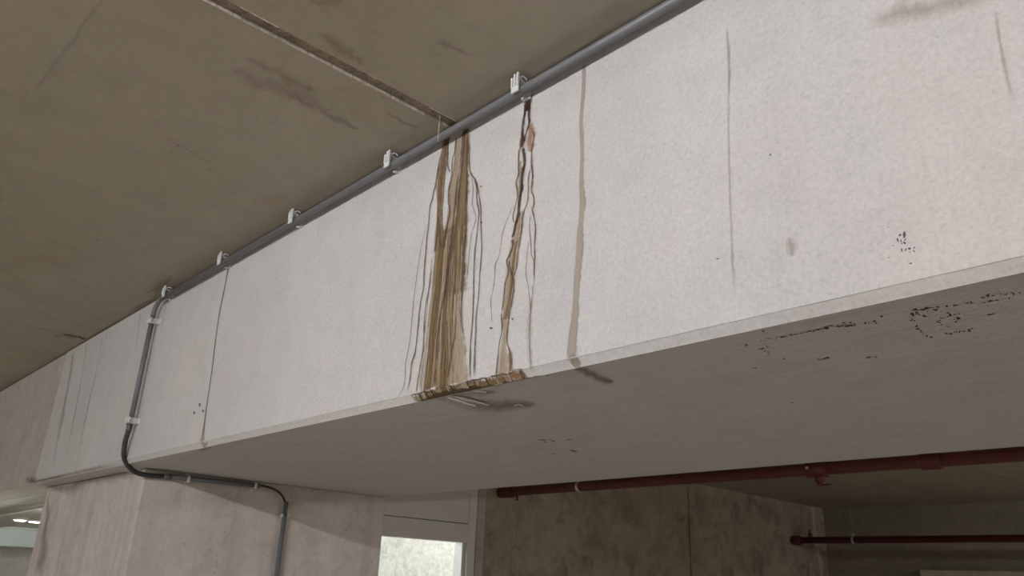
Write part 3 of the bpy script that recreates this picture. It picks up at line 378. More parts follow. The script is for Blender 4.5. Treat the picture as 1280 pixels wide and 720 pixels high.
ST = {
    'w': stain('ochre_wash', (0.41, 0.335, 0.245), (0.25, 0.18, 0.105), 0.86, 0.5, 0.45, (230, 230, 4.5)),
    'u': stain('thin_ochre_wash', (0.40, 0.31, 0.22), (0.30, 0.215, 0.125), 0.68, 0.8, 0.7, (200, 200, 7)),
    'b': stain('brown_run', (0.24, 0.158, 0.072), (0.14, 0.083, 0.032), 0.86, 0.6, 0.55, (260, 260, 5)),
    'd': stain('dark_drip', (0.17, 0.105, 0.065), (0.085, 0.05, 0.032), 0.82, 0.8, 0.9, (60, 60, 30)),
    'f': stain('faint_drip', (0.30, 0.24, 0.20), (0.22, 0.175, 0.14), 0.72, 0.85, 0.9, (60, 60, 30)),
    'k': stain('black_drip', (0.075, 0.04, 0.02), (0.03, 0.017, 0.011), 0.95, 0.6, 0.8, (60, 60, 30), rough=0.5),
    'p': stain('pale_lime_run', (0.56, 0.48, 0.37), (0.44, 0.35, 0.24), 0.6, 0.8, 0.8, (200, 200, 8)),
    'r': stain('orange_rust', (0.40, 0.23, 0.12), (0.26, 0.13, 0.06), 0.7, 0.8, 0.9, (130, 130, 16)),
    'm': stain('damp_run', (0.40, 0.345, 0.295), (0.335, 0.28, 0.235), 0.80, 0.5, 0.6, (40, 40, 9)),
    'v': stain('faint_stain', (0.43, 0.365, 0.30), (0.37, 0.31, 0.25), 0.40, 1.0, 0.8, (40, 40, 9)),
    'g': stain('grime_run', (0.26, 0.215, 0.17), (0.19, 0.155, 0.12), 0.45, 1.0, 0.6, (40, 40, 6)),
    'q': stain('wet_concrete', (0.25, 0.215, 0.185), (0.20, 0.17, 0.145), 0.62, 0.9, 0.35, (30, 30, 30), rough=0.25, spec=0.5),
    'h': stain('lime_crust_and_painted_glint', (0.80, 0.78, 0.75), (0.72, 0.69, 0.65), 1.0, 0.6, 0.8, (90, 90, 90), rough=0.3),  # pale colour that paints highlights onto the wet underside patch
    'o': stain('brown_bloom', (0.28, 0.21, 0.13), (0.33, 0.26, 0.18), 0.28, 1.0, 0.9, (26, 26, 26)),
    'n': stain('dark_scuff', (0.22, 0.17, 0.12), (0.28, 0.23, 0.17), 0.30, 1.0, 1.2, (40, 40, 40)),
    'l': stain('pale_wipe', (0.50, 0.46, 0.39), (0.47, 0.43, 0.36), 0.4, 1.0, 0.6, (10, 10, 10)),
}
M_PIT = plain('pit_dark', (0.10, 0.09, 0.085), 0.9)
M_MARK = plain('formwork_mark', (0.13, 0.11, 0.09), 0.9)
M_CRUST = concrete('lime_crust_lumps', (0.40, 0.30, 0.20), (0.16, 0.09, 0.05), mottle=0.5, fine=0.4, fine_scale=160, bump=0.8)

# ------------------------------------------------------------------ the setting
FX0, FX1, FY0, FY1 = -12.0, 8.0, -12.0, 9.16
fl = obj('floor', bx(FX0 - .2, FX1 + .2, FY0 - .2, FY1 + .2, FLOOR - .15, FLOOR), M_FLOOR)
tag(fl, 'grey concrete garage floor below the beam', kind='structure')

ceil = empty('ceiling', (0, 0, H))
tag(ceil, 'olive grey ceiling of wide precast concrete slabs with joints', kind='structure')
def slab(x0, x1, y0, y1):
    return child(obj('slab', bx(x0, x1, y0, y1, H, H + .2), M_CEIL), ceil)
XA, XB = -0.133, -3.068                      # the wide and the narrow joint of the front slabs
WIDE, NARROW = 0.0170, 0.0032
edges = [(FX0, XB - 2.93 - NARROW), (XB - 2.93 + NARROW, XB - NARROW), (XB + NARROW, XA - WIDE), (XA + WIDE, XA + 2.93 - NARROW), (XA + 2.93 + NARROW, FX1)]
for a, b in edges:
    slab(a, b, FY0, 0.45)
XR = -0.98
for a, b in [(FX0, XR - 5.86 - .003), (XR - 5.86 + .003, XR - 2.93 - .003), (XR - 2.93 + .003, XR - .005), (XR + .005, XR + 2.93 - .003), (XR + 2.93 + .003, FX1)]:
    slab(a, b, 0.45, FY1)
for x, w in ((XA, WIDE), (XB, NARROW), (XB - 2.93, NARROW), (XA + 2.93, NARROW)):
    child(obj('joint_mortar', bx(x - w, x + w, FY0, 0.45, H + .007, H + .1), M_GROOVE if w > .01 else M_JOINT), ceil)
for x in (XR, XR - 2.93, XR + 2.93):
    child(obj('joint_mortar', bx(x - .005, x + .005, 0.45, FY1, H + .010, H + .1), M_JOINT), ceil)
# ragged cement lip left along both sides of the wide joint
random.seed(3)
for side, wd in ((-1, 0.0018), (1, 0.0010)):
    bm = bmesh.new()
    y = -3.0
    while y < -0.01:
        ln = random.uniform(.015, .07)
        if random.random() < (.93 if side < 0 else .55):
            w = wd * random.uniform(.6, 1.3)
            xx = XA + side * WIDE
            box(bm, xx - (w if side < 0 else .0004), xx + (.0004 if side < 0 else w), y, min(y + ln, -.004), H - random.uniform(.0006, .0016), H + .006)
        y += ln + random.uniform(0, .004)
    lip = child(obj('joint_lip', bm, M_LIP), ceil)
    lip['kind'] = 'stuff'
# bearing strip in the gap between beam top and slabs
pad = child(obj('bearing_strip', bx(FX0, FX1, 0.05, 1.2, H - .010, H), M_JOINT), ceil)

def wall(name, label, parts, mat):
    bm = bmesh.new()
    for p in parts:
        box(bm, *p)
    o = obj(name, bm, mat)
    return tag(o, label, kind='structure')
wall('wall_front', 'far concrete wall of the parking hall behind the viewer', [(FX0, FX1, FY0 - .2, FY0, FLOOR, H)], M_HALL)
wall('wall_right', 'concrete side wall of the parking hall on the right', [(FX1, FX1 + .2, FY0, FY1, FLOOR, H)], M_HALL)
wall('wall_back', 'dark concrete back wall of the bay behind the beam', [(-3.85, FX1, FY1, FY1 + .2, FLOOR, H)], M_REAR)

# long wall behind the column, seen side-on, cast in panels
XW = -3.649
wl = empty('wall_left', (XW, 3.2, FLOOR))
tag(wl, 'rough brown grey concrete wall behind the door with a vertical joint', kind='structure')
YD0, YD1, YJ = 2.12, 3.195, 6.122
for y0, y1 in ((1.29, YD0), (YD1 + .004, YJ - .011), (YJ + .011, FY1)):
    child(obj('wall_panel', bx(XW - .2, XW, y0, y1, FLOOR, H), M_WALL), wl)
child(obj('joint_mortar', bx(XW - .19, XW - .016, YJ - .011, YJ + .011, FLOOR, H), M_JOINT), wl)
# smoother cast strip beside the door and the pale grout run near the far corner
child(obj('edge_strip', bx(XW, XW + .006, YD1 + .004, YD1 + .085, FLOOR, H, bevel=.002), M_COLUMN), wl)
bm = bmesh.new()
random.seed(8)
pr = None
for i in range(24):
    z = H - i * .06
    yc = 8.80 + .02 * math.sin(i * .7) + (0.012 * i if i > 5 else .06)
    w = .045 + .018 * math.sin(i * 1.3)
    cur = [bm.verts.new((XW + .004, yc - w, z)), bm.verts.new((XW + .012, yc, z)), bm.verts.new((XW + .004, yc + w, z))]
    if pr:
        for k in range(2):
            bm.faces.new((pr[k], pr[k + 1], cur[k + 1], cur[k]))
    pr = cur
child(obj('grout_run', bm, M_COLUMN), wl)

tr = obj('trim_1', bx(-2.50, 3.2, FY1 - .12, FY1, -.55, -.035, bevel=.012), M_PALE)
tag(tr, 'pale concrete ledge low on the dark back wall', kind='structure')

# lobby behind the wall: bright, seen through the door glass and through the glazing left of the column
wall('wall_lobby', 'bright rough plastered lobby wall seen through the door glass', [(-6.4, -6.2, 2.7, FY1, FLOOR, H)], M_PLASTER)
wall('wall_far_left', 'pale green grey end wall of the lobby', [(FX0 - .2, FX0, FY0, FY1, FLOOR, H)], M_HALL)
wall('wall_lobby_back', 'end wall of the lobby beside the back bay', [(FX0, -3.85, FY1, FY1 + .2, FLOOR, H)], M_PLASTER)

# ------------------------------------------------------------------ beam and column
DEPTH = 1.29
CH = 0.0155
PROF = [(0.0, H - .010), (0.0, CH + .0005), (0.0018, CH - .0005), (CH - .001, 0.0), (DEPTH - .02, 0.0), (DEPTH, 0.02), (DEPTH, H - .010)]
XJ = -3.42                                    # butt joint over the column's left edge
beam = obj('concrete_beam', profile_x(PROF, XJ + .004, FX1, 1), M_BEAM)
tag(beam, 'long pale grey concrete beam with rust streaks under the ceiling', 'beam')
PROF2 = [(y + .004, z) for y, z in PROF]
beam2 = obj('concrete_beam', profile_x(PROF2, FX0, XJ - .004, 1), M_BEAM2)
tag(beam2, 'browner concrete beam end left of the butt joint at the far left', 'beam')
child(obj('joint_mortar', bx(XJ - .004, XJ + .004, .012, DEPTH - .03, .012, H - .02), M_JOINT), beam)

XC, XL, YC = -2.154, -3.579, 0.106
column = obj('concrete_column', bx(XL, XC, YC, DEPTH, FLOOR, 0.0, bevel=.006), M_COLUMN)
tag(column, 'wide grey concrete column under the beam beside the conduit', 'column')

# ------------------------------------------------------------------ stains on the beam: thin deposits lying on its face
def spline3(pts, sub):
    return smooth_path(pts, sub)

def ribbon(pts, place, seed, wob=0.16, fade_in=0.0, fade_out=0.0, step=0.004):
    """pts: (a, b, half width) in the surface plane; place(a, b) gives the point on the surface"""
    rnd = random.Random(seed)
    n = max(3, int(sum((Vector(p[:2]) - Vector(q[:2])).length for p, q in zip(pts[:-1], pts[1:])) / step / max(1, len(pts) - 1)))
    path = spline3(pts, min(n, 14))
    verts, faces, ac, fd = [], [], [], []
    N = len(path)
    jit = 0.0
    for i, p in enumerate(path):
        t = (path[min(i + 1, N - 1)] - path[max(i - 1, 0)])
        t = Vector((t.x, t.y)).normalized()
        nr = Vector((-t.y, t.x))
        jit = jit * .7 + rnd.gauss(0, wob * .5)
        w = max(p.z, .0006) * (1 + max(-.45, min(.45, jit)))
        s = jit * p.z * .5
        u = i / (N - 1)
        f = 1.0
        if fade_in: f *= min(1, u / fade_in)
        if fade_out: f *= min(1, (1 - u) / fade_out)
        for k, c in enumerate((-1, 0, 1)):
            q = Vector((p.x, p.y)) + nr * (w * c + s)
            verts.append(place(q.x, q.y))
            ac.append(float(c)); fd.append(f)
        if i:
            b = 3 * i
            faces += [(b - 3, b - 2, b + 1, b), (b - 2, b - 1, b + 2, b + 1)]
    return verts, faces, ac, fd

def ribbon_obj(name, data, mat, parent):
    verts, faces, ac, fd = data
    me = bpy.data.meshes.new(name)
    me.from_pydata(verts, [], faces)
    for nm, vals in (('across', ac), ('fade', fd)):
        a = me.attributes.new(nm, 'FLOAT', 'POINT')
        a.data.foreach_set('value', vals)
    return link(name, me, mat, parent)

def edge_ribbon(pts, place, seed, wob=0.1):
    """pts: (a0, b0, a1, b1), the two edges of a mark in the surface plane"""
    rnd = random.Random(seed)
    n = len(pts)
    sub = 6
    e0 = smooth_path([(p[0], p[1], 0) for p in pts], sub)
    e1 = smooth_path([(p[2], p[3], 0) for p in pts], sub)
    verts, faces, ac, fd = [], [], [], []
    N = len(e0)
    j0 = j1 = 0.0
    for i, (p, q) in enumerate(zip(e0, e1)):
        j0 = j0 * .6 + rnd.gauss(0, wob * .5); j1 = j1 * .6 + rnd.gauss(0, wob * .5)
        d = q - p
        p2, q2 = p - d * max(-.3, min(.3, j0)), q + d * max(-.3, min(.3, j1))
        u = i / (N - 1)
        f = min(1, u / .12, (1 - u) / .12)
        for k, c in enumerate((-1, 0, 1)):
            r = p2.lerp(q2, (c + 1) / 2)
            verts.append(place(r.x, r.y)); ac.append(float(c)); fd.append(f)
        if i:
            b_ = 3 * i
            faces += [(b_ - 3, b_ - 2, b_ + 1, b_), (b_ - 2, b_ - 1, b_ + 2, b_ + 1)]
    return verts, faces, ac, fd

WOB = {'u': .12, 'w': .06, 'm': .10, 'b': .14, 'r': .2}
LAYER = {'u': .0004, 'o': .0004, 'n': .0006, 'l': .0003, 'w': 0.0004, 'v': 0.0004, 'm': 0.0005, 'r': 0.0007, 'b': 0.0008, 'p': 0.0012, 'g': 0.0006, 'f': 0.0014, 'd': 0.0016, 'k': 0.0018, 'q': 0.0004, 'h': 0.0014}
def face_place(off):
    def f(x, z):
        z = min(z, H - .011)
        if z >= CH:
            return (x, -off, z)
        z = max(z, 0.0)
        y = .0018 + max(0.0, CH - .0005 - z) * .847
        return (x, y - off * .75, z - off * .75)
    return f
def soffit_place(off):
    return lambda x, y: (x, max(y, CH), -off)
def ceiling_place(off):
    return lambda x, y: (x, min(y, -.0005), H - off)
def column_place(off):
    return lambda x, z: (min(max(x, XL + .008), XC - .008), YC - off, min(z, -.002))

def stain_group(first, rest_name, marks, parent, place_of, seed, **kw):
    """the first mark is the part, the others are its sub-parts"""
    root = None
    for i, (k, pts) in enumerate(marks):
        off = LAYER[k] + .00003 * (i % 9)
        if len(pts[0]) == 4:
            d = edge_ribbon(pts, place_of(off), seed + i, kw.get('wob', .15))
        else:
            a = dict(fade_in=.04, fade_out=.04); a.update(kw)
            if k in WOB and not kw.get('rough_edges'):
                a['wob'] = WOB[k]
            a.pop('rough_edges', None)
            d = ribbon(pts, place_of(off), seed + i, **a)
        if root is None:
            root = ribbon_obj(first, d, ST[k], parent)
        else:
            ribbon_obj(rest_name, d, ST[k], root)
    return root

left_marks = list(STAIN_LEFT)
# many fine runs filling the broad stain, following its spread from top to bottom
random.seed(21)
def lerp_pts(a, b, k, n, wmin, wmax, z0=0.0, z1=1.0):
    out = []
    for i in range(n):
        t = z0 + (z1 - z0) * i / (n - 1)
        za = a[0][1] + (a[-1][1] - a[0][1]) * t
        def at(line):
            for p, q in zip(line[:-1], line[1:]):
                if (p[1] - za) * (q[1] - za) <= 0 and abs(p[1] - q[1]) > 1e-6:
                    s = (za - p[1]) / (q[1] - p[1])
                    return p[0] + (q[0] - p[0]) * s, p[2] + (q[2] - p[2]) * s
            return line[-1][0], line[-1][2]
        xa, wa = at(a)
        out.append((xa + wa * .95 * k + random.gauss(0, .0012), za, random.uniform(wmin, wmax)))
    return out
wash = STAIN_LEFT[0][1]
for j in range(64):
    k = random.uniform(-.97, .97)
    z0 = random.choice((0, 0, random.uniform(0, .55)))
    z1 = random.choice((1, 1, 1, random.uniform(z0 + .3, 1)))
    kind = random.choice('ddbbpppfp' if k < .45 else 'bbpppfdp')
    left_marks.append((kind, lerp_pts(wash, wash, k, 9, .0006, .0017 if kind != 'b' else .0036, z0, z1)))
for base in (STAIN_LEFT[2][1], STAIN_LEFT[3][1], STAIN_LEFT[1][1]):
    for j in range(13):
        left_marks.append((random.choice('bdfdp' if base is not STAIN_LEFT[1][1] else 'ppf'), lerp_pts(base, base, random.uniform(-.9, .9), 7, .0006, .0016)))
sa = stain_group('rust_stain', 'drip_line', left_marks, beam, face_place, 100, wob=.22)
tag(sa, 'broad brown rust stain fanning down the beam')
right_marks = list(STAIN_RIGHT)
sb = stain_group('rust_stain', 'drip_line', right_marks, beam, face_place, 400, wob=.30)
tag(sb, 'narrow forked dark drip stain')
sc_ = stain_group('damp_streak', 'damp_streak', DAMP_STREAK, beam, face_place, 600, wob=.12)
tag(sc_, 'plain grey brown damp streak')
sd = stain_group('crack_stain', 'drip_line', CRACK_STREAK, beam, face_place, 700, wob=.15)
se = stain_group('faint_streak', 'faint_streak', FAINT_STREAKS, beam, face_place, 800, wob=.25, fade_in=.15, fade_out=.2)
sg = stain_group('grime_streak', 'grime_streak', GRIME_STREAKS, beam, face_place, 900, wob=.25, fade_out=.35)

# runs that carry on over the chamfer
random.seed(31)
def chamfer_mark(k, x, w, slant=0.0):
    pts = [(x, CH + .001, w), (x + slant * .5, CH * .5, w), (x + slant, 0.0004, w)]
    return (k, pts)
cm = [('w', [(-.215, CH * .5, .011), (-.15, CH * .5, .014), (-.08, CH * .5, .015), (0.0, CH * .5, .014), (.08, CH * .5, .013), (.160, CH * .5, .012)])]
cm.append(('b', [(-.165, CH * .45, .010), (-.12, CH * .5, .013), (-.07, CH * .5, .013), (-.03, CH * .45, .010)]))
cm.append(('b', [(-.04, CH * .45, .009), (.0, CH * .5, .010), (.05, CH * .45, .008), (.10, CH * .5, .009)]))
cm.append(('r', [(.118, CH * .5, .010), (.135, CH * .5, .013), (.154, CH * .5, .010)]))
for j in range(40):
    x = random.uniform(-.20, .155)
    cm.append(chamfer_mark(random.choice('ddbbkp'), x, random.uniform(.0012, .0042), random.uniform(-.004, .004)))
for xs in ((-.215, -.13), (-.12, -.03), (-.02, .05), (.06, .155)):
    cm.append(('d', [(xs[0] + (xs[1] - xs[0]) * t, CH + random.gauss(0, .0012), random.uniform(.0010, .0024)) for t in (0, .2, .4, .6, .8, 1)]))
cm.append(('k', [(-.20, .0008, .0014), (-.12, .0016, .0044), (-.05, .0020, .0060), (.02, .0016, .0048), (.09, .0012, .0026), (.15, .0010, .0022), (.20, .0008, .0010)]))
cr = stain_group('chamfer_crust', 'drip_line', cm, beam, face_place, 1000, wob=.5)
tag(cr, 'brown crusted lime along the chamfer below the stains')
dm = stain_group('damp_streak', 'damp_streak', [('m', [(.284, CH + .002, .0115), (.290, CH * .4, .0115), (.296, 0.0003, .012)])], beam, face_place, 1100, wob=.05)
# lumps of deposit along the lower arris
bm = bmesh.new()
random.seed(12)
for j in range(120):
    x = random.triangular(-.20, .17, -.03)
    on = random.random()
    z = CH * on
    c = Vector((x, .0018 + max(0.0, CH - .0005 - z) * .847, z))
    r = random.uniform(.0008, .0022)
    mtx = Matrix.Translation(c) @ Matrix.Diagonal((r * random.uniform(.8, 1.8), r * .7, r, 1))
    bmesh.ops.create_icosphere(bm, subdivisions=1, radius=1.0, matrix=mtx)
lp = obj('lime_crust_and_painted_glint', bm, M_CRUST, cr, True)
lp['kind'] = 'stuff'

# wet patches, highlights painted on them in pale colour, and marks on the underside
stain_group('wet_patch', 'wet_streak_and_painted_glint', SOFFIT_WET, beam, soffit_place, 1200, wob=.12)
stain_group('wet_patch', 'wet_streak_and_painted_glint', SOFFIT_DAMP, beam, soffit_place, 1300, wob=.15)
stain_group('wet_patch', 'wet_streak_and_painted_glint', SOFFIT_DRIP, beam, soffit_place, 1350, wob=.15)

def blob_mesh(spots, place, seed):
    rnd = random.Random(seed)
    bm = bmesh.new()
    for a, b, ux, uy, vx, vy in spots:
        c = []
        for i in range(8):
            t = 2 * math.pi * i / 8
            s = rnd.uniform(.7, 1.2)
            c.append(Vector(place(a + s * (ux * math.cos(t) + vx * math.sin(t)), b + s * (uy * math.cos(t) + vy * math.sin(t)))))
        bm.faces.new([bm.verts.new(p) for p in c])
    return bm
pt = obj('surface_pits', blob_mesh(PITS, lambda x, z: (x, -.0007, z), 5), M_PIT, beam)
pt['kind'] = 'stuff'
mk = obj('formwork_marks', blob_mesh(SOFFIT_MARKS, lambda x, y: (x, y, -.0007), 6), M_MARK, beam)
mk['kind'] = 'stuff'
# grime where the beam meets the column
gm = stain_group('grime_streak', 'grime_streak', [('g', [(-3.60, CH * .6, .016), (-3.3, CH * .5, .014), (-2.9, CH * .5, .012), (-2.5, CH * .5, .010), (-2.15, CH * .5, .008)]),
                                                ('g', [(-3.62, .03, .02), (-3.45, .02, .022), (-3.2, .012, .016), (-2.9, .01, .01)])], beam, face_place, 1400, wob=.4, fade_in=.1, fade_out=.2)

cst = stain_group('ceiling_stain', 'ceiling_stain', CEILING_MARKS, None, ceiling_place, 1500, wob=.35)
child(cst, ceil)
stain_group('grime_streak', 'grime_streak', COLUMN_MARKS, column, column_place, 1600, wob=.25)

# ------------------------------------------------------------------ grey conduit: along the ceiling, down the beam, under it and down the column
R = 0.0103
YP, ZP = -0.0250, 0.657
XV = -2.045
conduit = empty('conduit', (XV, YP, ZP))
tag(conduit, 'grey plastic conduit running under the ceiling and down the beam', 'conduit')
def arc(c, a, b, r, n=8):
    """quarter bend at corner c from direction a (arriving from) to b (leaving to)"""
    c, a, b = Vector(c), Vector(a).normalized(), Vector(b).normalized()
    o = c + (a + b) * r
    return [o - b * r * math.cos(t) - a * r * math.sin(t) for t in [math.pi / 2 * i / n for i in range(n + 1)]]
child(obj('ceiling_run', tb([(1.9, YP, ZP), (XV + .06, YP, ZP)], R, 20), M_CONDUIT, None, True), conduit)
child(obj('elbow', tb([(XV + .075, YP, ZP)] + arc((XV, YP, ZP), (1, 0, 0), (0, 0, -1), .055) + [(XV, YP, ZP - .075)], R * .98, 20), M_CONDUIT, None, True), conduit)
child(obj('wall_run', tb([(XV, YP, ZP - .06), (XV + .004, YP, .135)], R, 20), M_CONDUIT, None, True), conduit)
hose = smooth_path([(XV + .004, YP, .155), (XV + .004, YP, .125), (XV - .012, YP + .001, .075), (XV - .035, YP + .018, .018), (-2.115, .045, -.020), (-2.130, .10, -.030), (-2.134, .17, -.0275), (-2.134, .22, -.025)], 8)
child(obj('flexible_hose', tb(hose, R * .96, 16), M_HOSE, None, True), conduit)
child(obj('underside_run', tb([(-2.134, .185, -.0265), (-2.134, .60, -.0185)], R, 18), M_CONDUIT, None, True), conduit)
cab = smooth_path([(-2.134, .58, -.0180), (-2.134, .625, -.0185), (-2.134, .68, -.030), (-2.134, .715, -.052), (-2.134, .735, -.085), (-2.134, .738, -.12)], 8)
child(obj('exposed_cable', tb(cab, .0048, 12), M_CABLE, None, True), conduit)
child(obj('column_run', tb([(-2.134, .738, -.075), (-2.134, .752, FLOOR + .3)], R, 18), M_CONDUIT, None, True), conduit)
child(obj('coupling', tb([(XV + .001, YP, .148), (XV + .003, YP, .120)], R * 1.12, 18), M_CONDUIT, None, True), conduit)
child(obj('coupling', tb([(-2.134, .175, -.0268), (-2.134, .205, -.0262)], R * 1.1, 18), M_CONDUIT, None, True), conduit)

# white snap clips: base on the wall, strap over one side, ribbed latch plate across the front.
# local axes: x along the pipe, -y away from the wall (wall at y = 0), z towards the closed side; the pipe axis is at y = -0.0265, z = 0
def make_clip(name, flat=False):
    root = empty(name)
    W2 = .0115
    bm = bmesh.new()
    box(bm, -W2, W2, -.0045, 0.0, -.012, .034, bevel=.001)
    obj('base', bm, M_CLIP, root)
    obj('tooth', bx(-W2 * .5, W2 * .3, -.017, -.004, -.0145, -.0118, bevel=.0006), M_CLIP, root)
    bm = bmesh.new()
    # strap arching from the base over the pipe to the latch
    pts = [(-.002, .0265), (-.012, .0215), (-.022, .0190), (-.031, .0215), (-.0375, .027)]
    if flat:                                   # closed side as one flat cheek
        pts = [(-.002, .0165), (-.015, .0165), (-.028, .0165), (-.041, .0165)]
        box(bm, -W2, W2, -.041, -.002, .0150, .0172)
    prev = None
    for y, z in pts:
        cur = [bm.verts.new((x, y, z + d)) for x, d in ((-W2 * .5, 0), (W2 * .9, 0), (W2 * .9, .0022), (-W2 * .5, .0022))]
        if prev:
            for k in range(4):
                bm.faces.new((prev[k], prev[(k + 1) % 4], cur[(k + 1) % 4], cur[k]))
        else:
            bm.faces.new(cur)
        prev = cur
    bm.faces.new(list(reversed(prev)))
    obj('strap', bm, M_CLIP, root)
    # latch: a plate at the lower end and three upright bars with slots between them
    obj('latch_plate', bx(-W2, W2, -.0425, -.0385, -.010, .006, bevel=.0007), M_CLIP, root)
    obj('latch_back', bx(-W2 * .9, W2 * .9, -.0395, -.0378, .004, .031), M_CLIP, root)
    for x, top in ((-.0093, .030), (0.0, .0365), (.0093, .0375)):
        obj('rib', bx(x - .0022, x + .0022, -.0445, -.0390, .003, top, bevel=.0006), M_CLIP, root)
    obj('latch_hook', tb([(.010, -.034, .029), (.010, -.027, .034), (.010, -.020, .0335), (.010, -.015, .029)], .0018, 8), M_CLIP, root, True)
    return root

def make_open_clip(name):
    """snap-in clip without a latch: base and two curved jaws"""
    root = empty(name)
    obj('base', bx(-.006, .006, -.012, 0.0, -.010, .010, bevel=.001), M_CLIP, root)
    for s in (-1, 1):
        pts = [(0, -.010, s * .008), (0, -.017, s * .0128), (0, -.0265, s * .0135), (0, -.033, s * .0115), (0, -.036, s * .0135)]
        bm = bmesh.new()
        prev = None
        for _, y, z in pts:
            cur = [bm.verts.new((x, y, z + d)) for x, d in ((-.006, -.0012), (.006, -.0012), (.006, .0012), (-.006, .0012))]
            if prev:
                for k in range(4):
                    bm.faces.new((prev[k], prev[(k + 1) % 4], cur[(k + 1) % 4], cur[k]))
            else:
                bm.faces.new(cur)
            prev = cur
        bm.faces.new(list(reversed(prev)))
        obj('jaw', bm, M_CLIP, root)
    return root

def make_saddle(name):
    """band bent round the pipe with two screw ears"""
    root = empty(name)
    bm = bmesh.new()
    prof = [(-.0005, -.022), (-.0005, -.0135)] + [(-.0202 - .0135 * math.sin(a), -.0135 * math.cos(a)) for a in [math.pi * i / 10 for i in range(11)]] + [(-.0005, .0135), (-.0005, .022)]
    prev = None
    for y, z in prof:
        n = Vector((y + .0202, z)).normalized() * .0018 if y < -.01 else Vector((-.0018, 0))
        cur = [bm.verts.new(p) for p in ((-.006, y, z), (.006, y, z), (.006, y + n.x, z + n.y), (-.006, y + n.x, z + n.y))]
        if prev:
            for k in range(4):
                bm.faces.new((prev[k], prev[(k + 1) % 4], cur[(k + 1) % 4], cur[k]))
        else:
            bm.faces.new(cur)
        prev = cur
    bm.faces.new(list(reversed(prev)))
    obj('band', bm, M_CLIP, root)
    obj('screw_head', tb([(0, -.002, .018), (0, -.0045, .018)], .003, 10), M_STEEL, root)
    return root

def copy_tree(o):
    c = o.copy(); col.objects.link(c)
    for ch in list(o.children):
        d = ch.copy(); col.objects.link(d); d.parent = c
    return c

clip0 = make_clip('pipe_clip')
def frame(origin, ax, ay, az):
    mm = Matrix.Identity(4)
    for i in range(3):
        mm[i][0] = ax[i]; mm[i][1] = ay[i]; mm[i][2] = az[i]; mm[i][3] = origin[i]
    return mm
X, Y, Z = Vector((1, 0, 0)), Vector((0, 1, 0)), Vector((0, 0, 1))
clips = []
names = ['white clip on the ceiling conduit right of both rust stains, largest of the five',
         'white clip on the ceiling conduit just left of the broad rust stain',
         'white clip on the ceiling conduit, third of five from the right',
         'white clip on the ceiling conduit above the thin crack stain',
         'white clip on the ceiling conduit right beside its downward bend']
for x, nm in zip((.139, -.357, -.880, -1.400, -1.925), names):
    clips.append((frame((x, 0, ZP), X, Y, Z), nm))
for z, nm in ((.570, 'white clip near the top of the vertical conduit on the beam'), (.158, 'white clip low on the vertical conduit above the black hose')):
    o = make_clip('pipe_clip', True) if z > .5 else copy_tree(flat0)
    flat0 = o
    o.matrix_world = frame((XV + .002, 0, z), -Z, Y, X)
    tag(o, nm, 'pipe clip', 'white conduit clips')
for y, nm in ((.275, 'pale clip on the conduit under the beam nearer the black hose'), (.575, 'pale clip on the conduit under the beam nearer the exposed cable')):
    o = make_saddle('pipe_clip') if y < .3 else copy_tree(saddle0)
    saddle0 = o
    o.matrix_world = frame((XC, y, -.0250 + (y - .275) * .019), -Y, -X, -Z)
    tag(o, nm, 'pipe clip', 'white conduit clips')
o = make_open_clip('pipe_clip')
o.matrix_world = frame((XC - .006, .7395, -.135), Z, -X, -Y)
tag(o, 'small clip on the conduit going down the column side', 'pipe clip', 'white conduit clips')
for i, (mm, nm) in enumerate(clips):
    c = clip0 if i == 0 else copy_tree(clip0)
    c.matrix_world = mm
    tag(c, nm, 'pipe clip', 'white conduit clips')

straw = obj('mineral_straw', tb([(-.135, -.041, H + .008), (-.1352, -.0415, .668), (-.1348, -.041, .632)], [.0011, .0009, .0006], 8), M_LIP, None, True)
tag(straw, 'thin pale mineral straw hanging from the ceiling joint past the conduit', 'stalactite')

# ------------------------------------------------------------------ door in the wall behind the column
door = empty('door_1', (XW, YD0, FLOOR))
tag(door, 'grey white glazed door and frame between column and rough wall', kind='structure')
FX = XW + .004
child(obj('frame_post', bx(XW - .10, FX, 3.115, YD1, FLOOR, H - .005, bevel=.003), M_FRAME), door)
child(obj('frame_post', bx(XW - .10, FX, YD0, YD0 + .06, FLOOR, H - .005, bevel=.003), M_FRAME), door)
child(obj('transom_panel', bx(XW - .09, FX - .006, YD0 + .06, 3.115, .046, H - .005), M_FRAME), door)
child(obj('header_rail', bx(XW - .10, FX - .002, YD0 + .06, 3.115, -.098, .040), M_FRAME), door)
child(obj('seal_strip', bx(XW - .08, FX - .016, YD0 + .06, 3.115, .039, .047), M_CABLE), door)
child(obj('reveal', bx(XW - .115, XW - .022, 3.085, 3.120, FLOOR, -.098), M_JAMB), door)
child(obj('pane', bx(XW - .030, XW - .025, YD0 + .06, 3.10, FLOOR + .1, -.098), M_GLASS), door)
child(obj('bottom_rail', bx(XW - .08, FX - .002, YD0 + .06, 3.115, FLOOR, FLOOR + .12), M_FRAME), door)

# glazing left of the column
win = empty('window_1', (XL, .2, FLOOR))
tag(win, 'glazed opening left of the column looking into a lit lobby', kind='structure')
child(obj('pane', bx(FX0, XL - .03, .196, .204, FLOOR, 0.0), M_GLASS), win)
child(obj('frame_post', bx(XL - .03, XL - .001, .18, .22, FLOOR, 0.0), M_FRAME), win)

# sheet metal duct on the lobby's end wall
duct = empty('ventilation_duct', (FX0, 3.0, -.20))
tag(duct, 'grey blue sheet metal duct seen through the glazing left of the column', 'duct')
child(obj('body', bx(FX0, FX0 + .35, .35, 8.8, -.19, .06, bevel=.01), M_DUCT), duct)
for z in (.055, .018):
    child(obj('flange', bx(FX0 + .35, FX0 + .37, .35, 8.8, z - .008, z + .008), M_WHITE), duct)

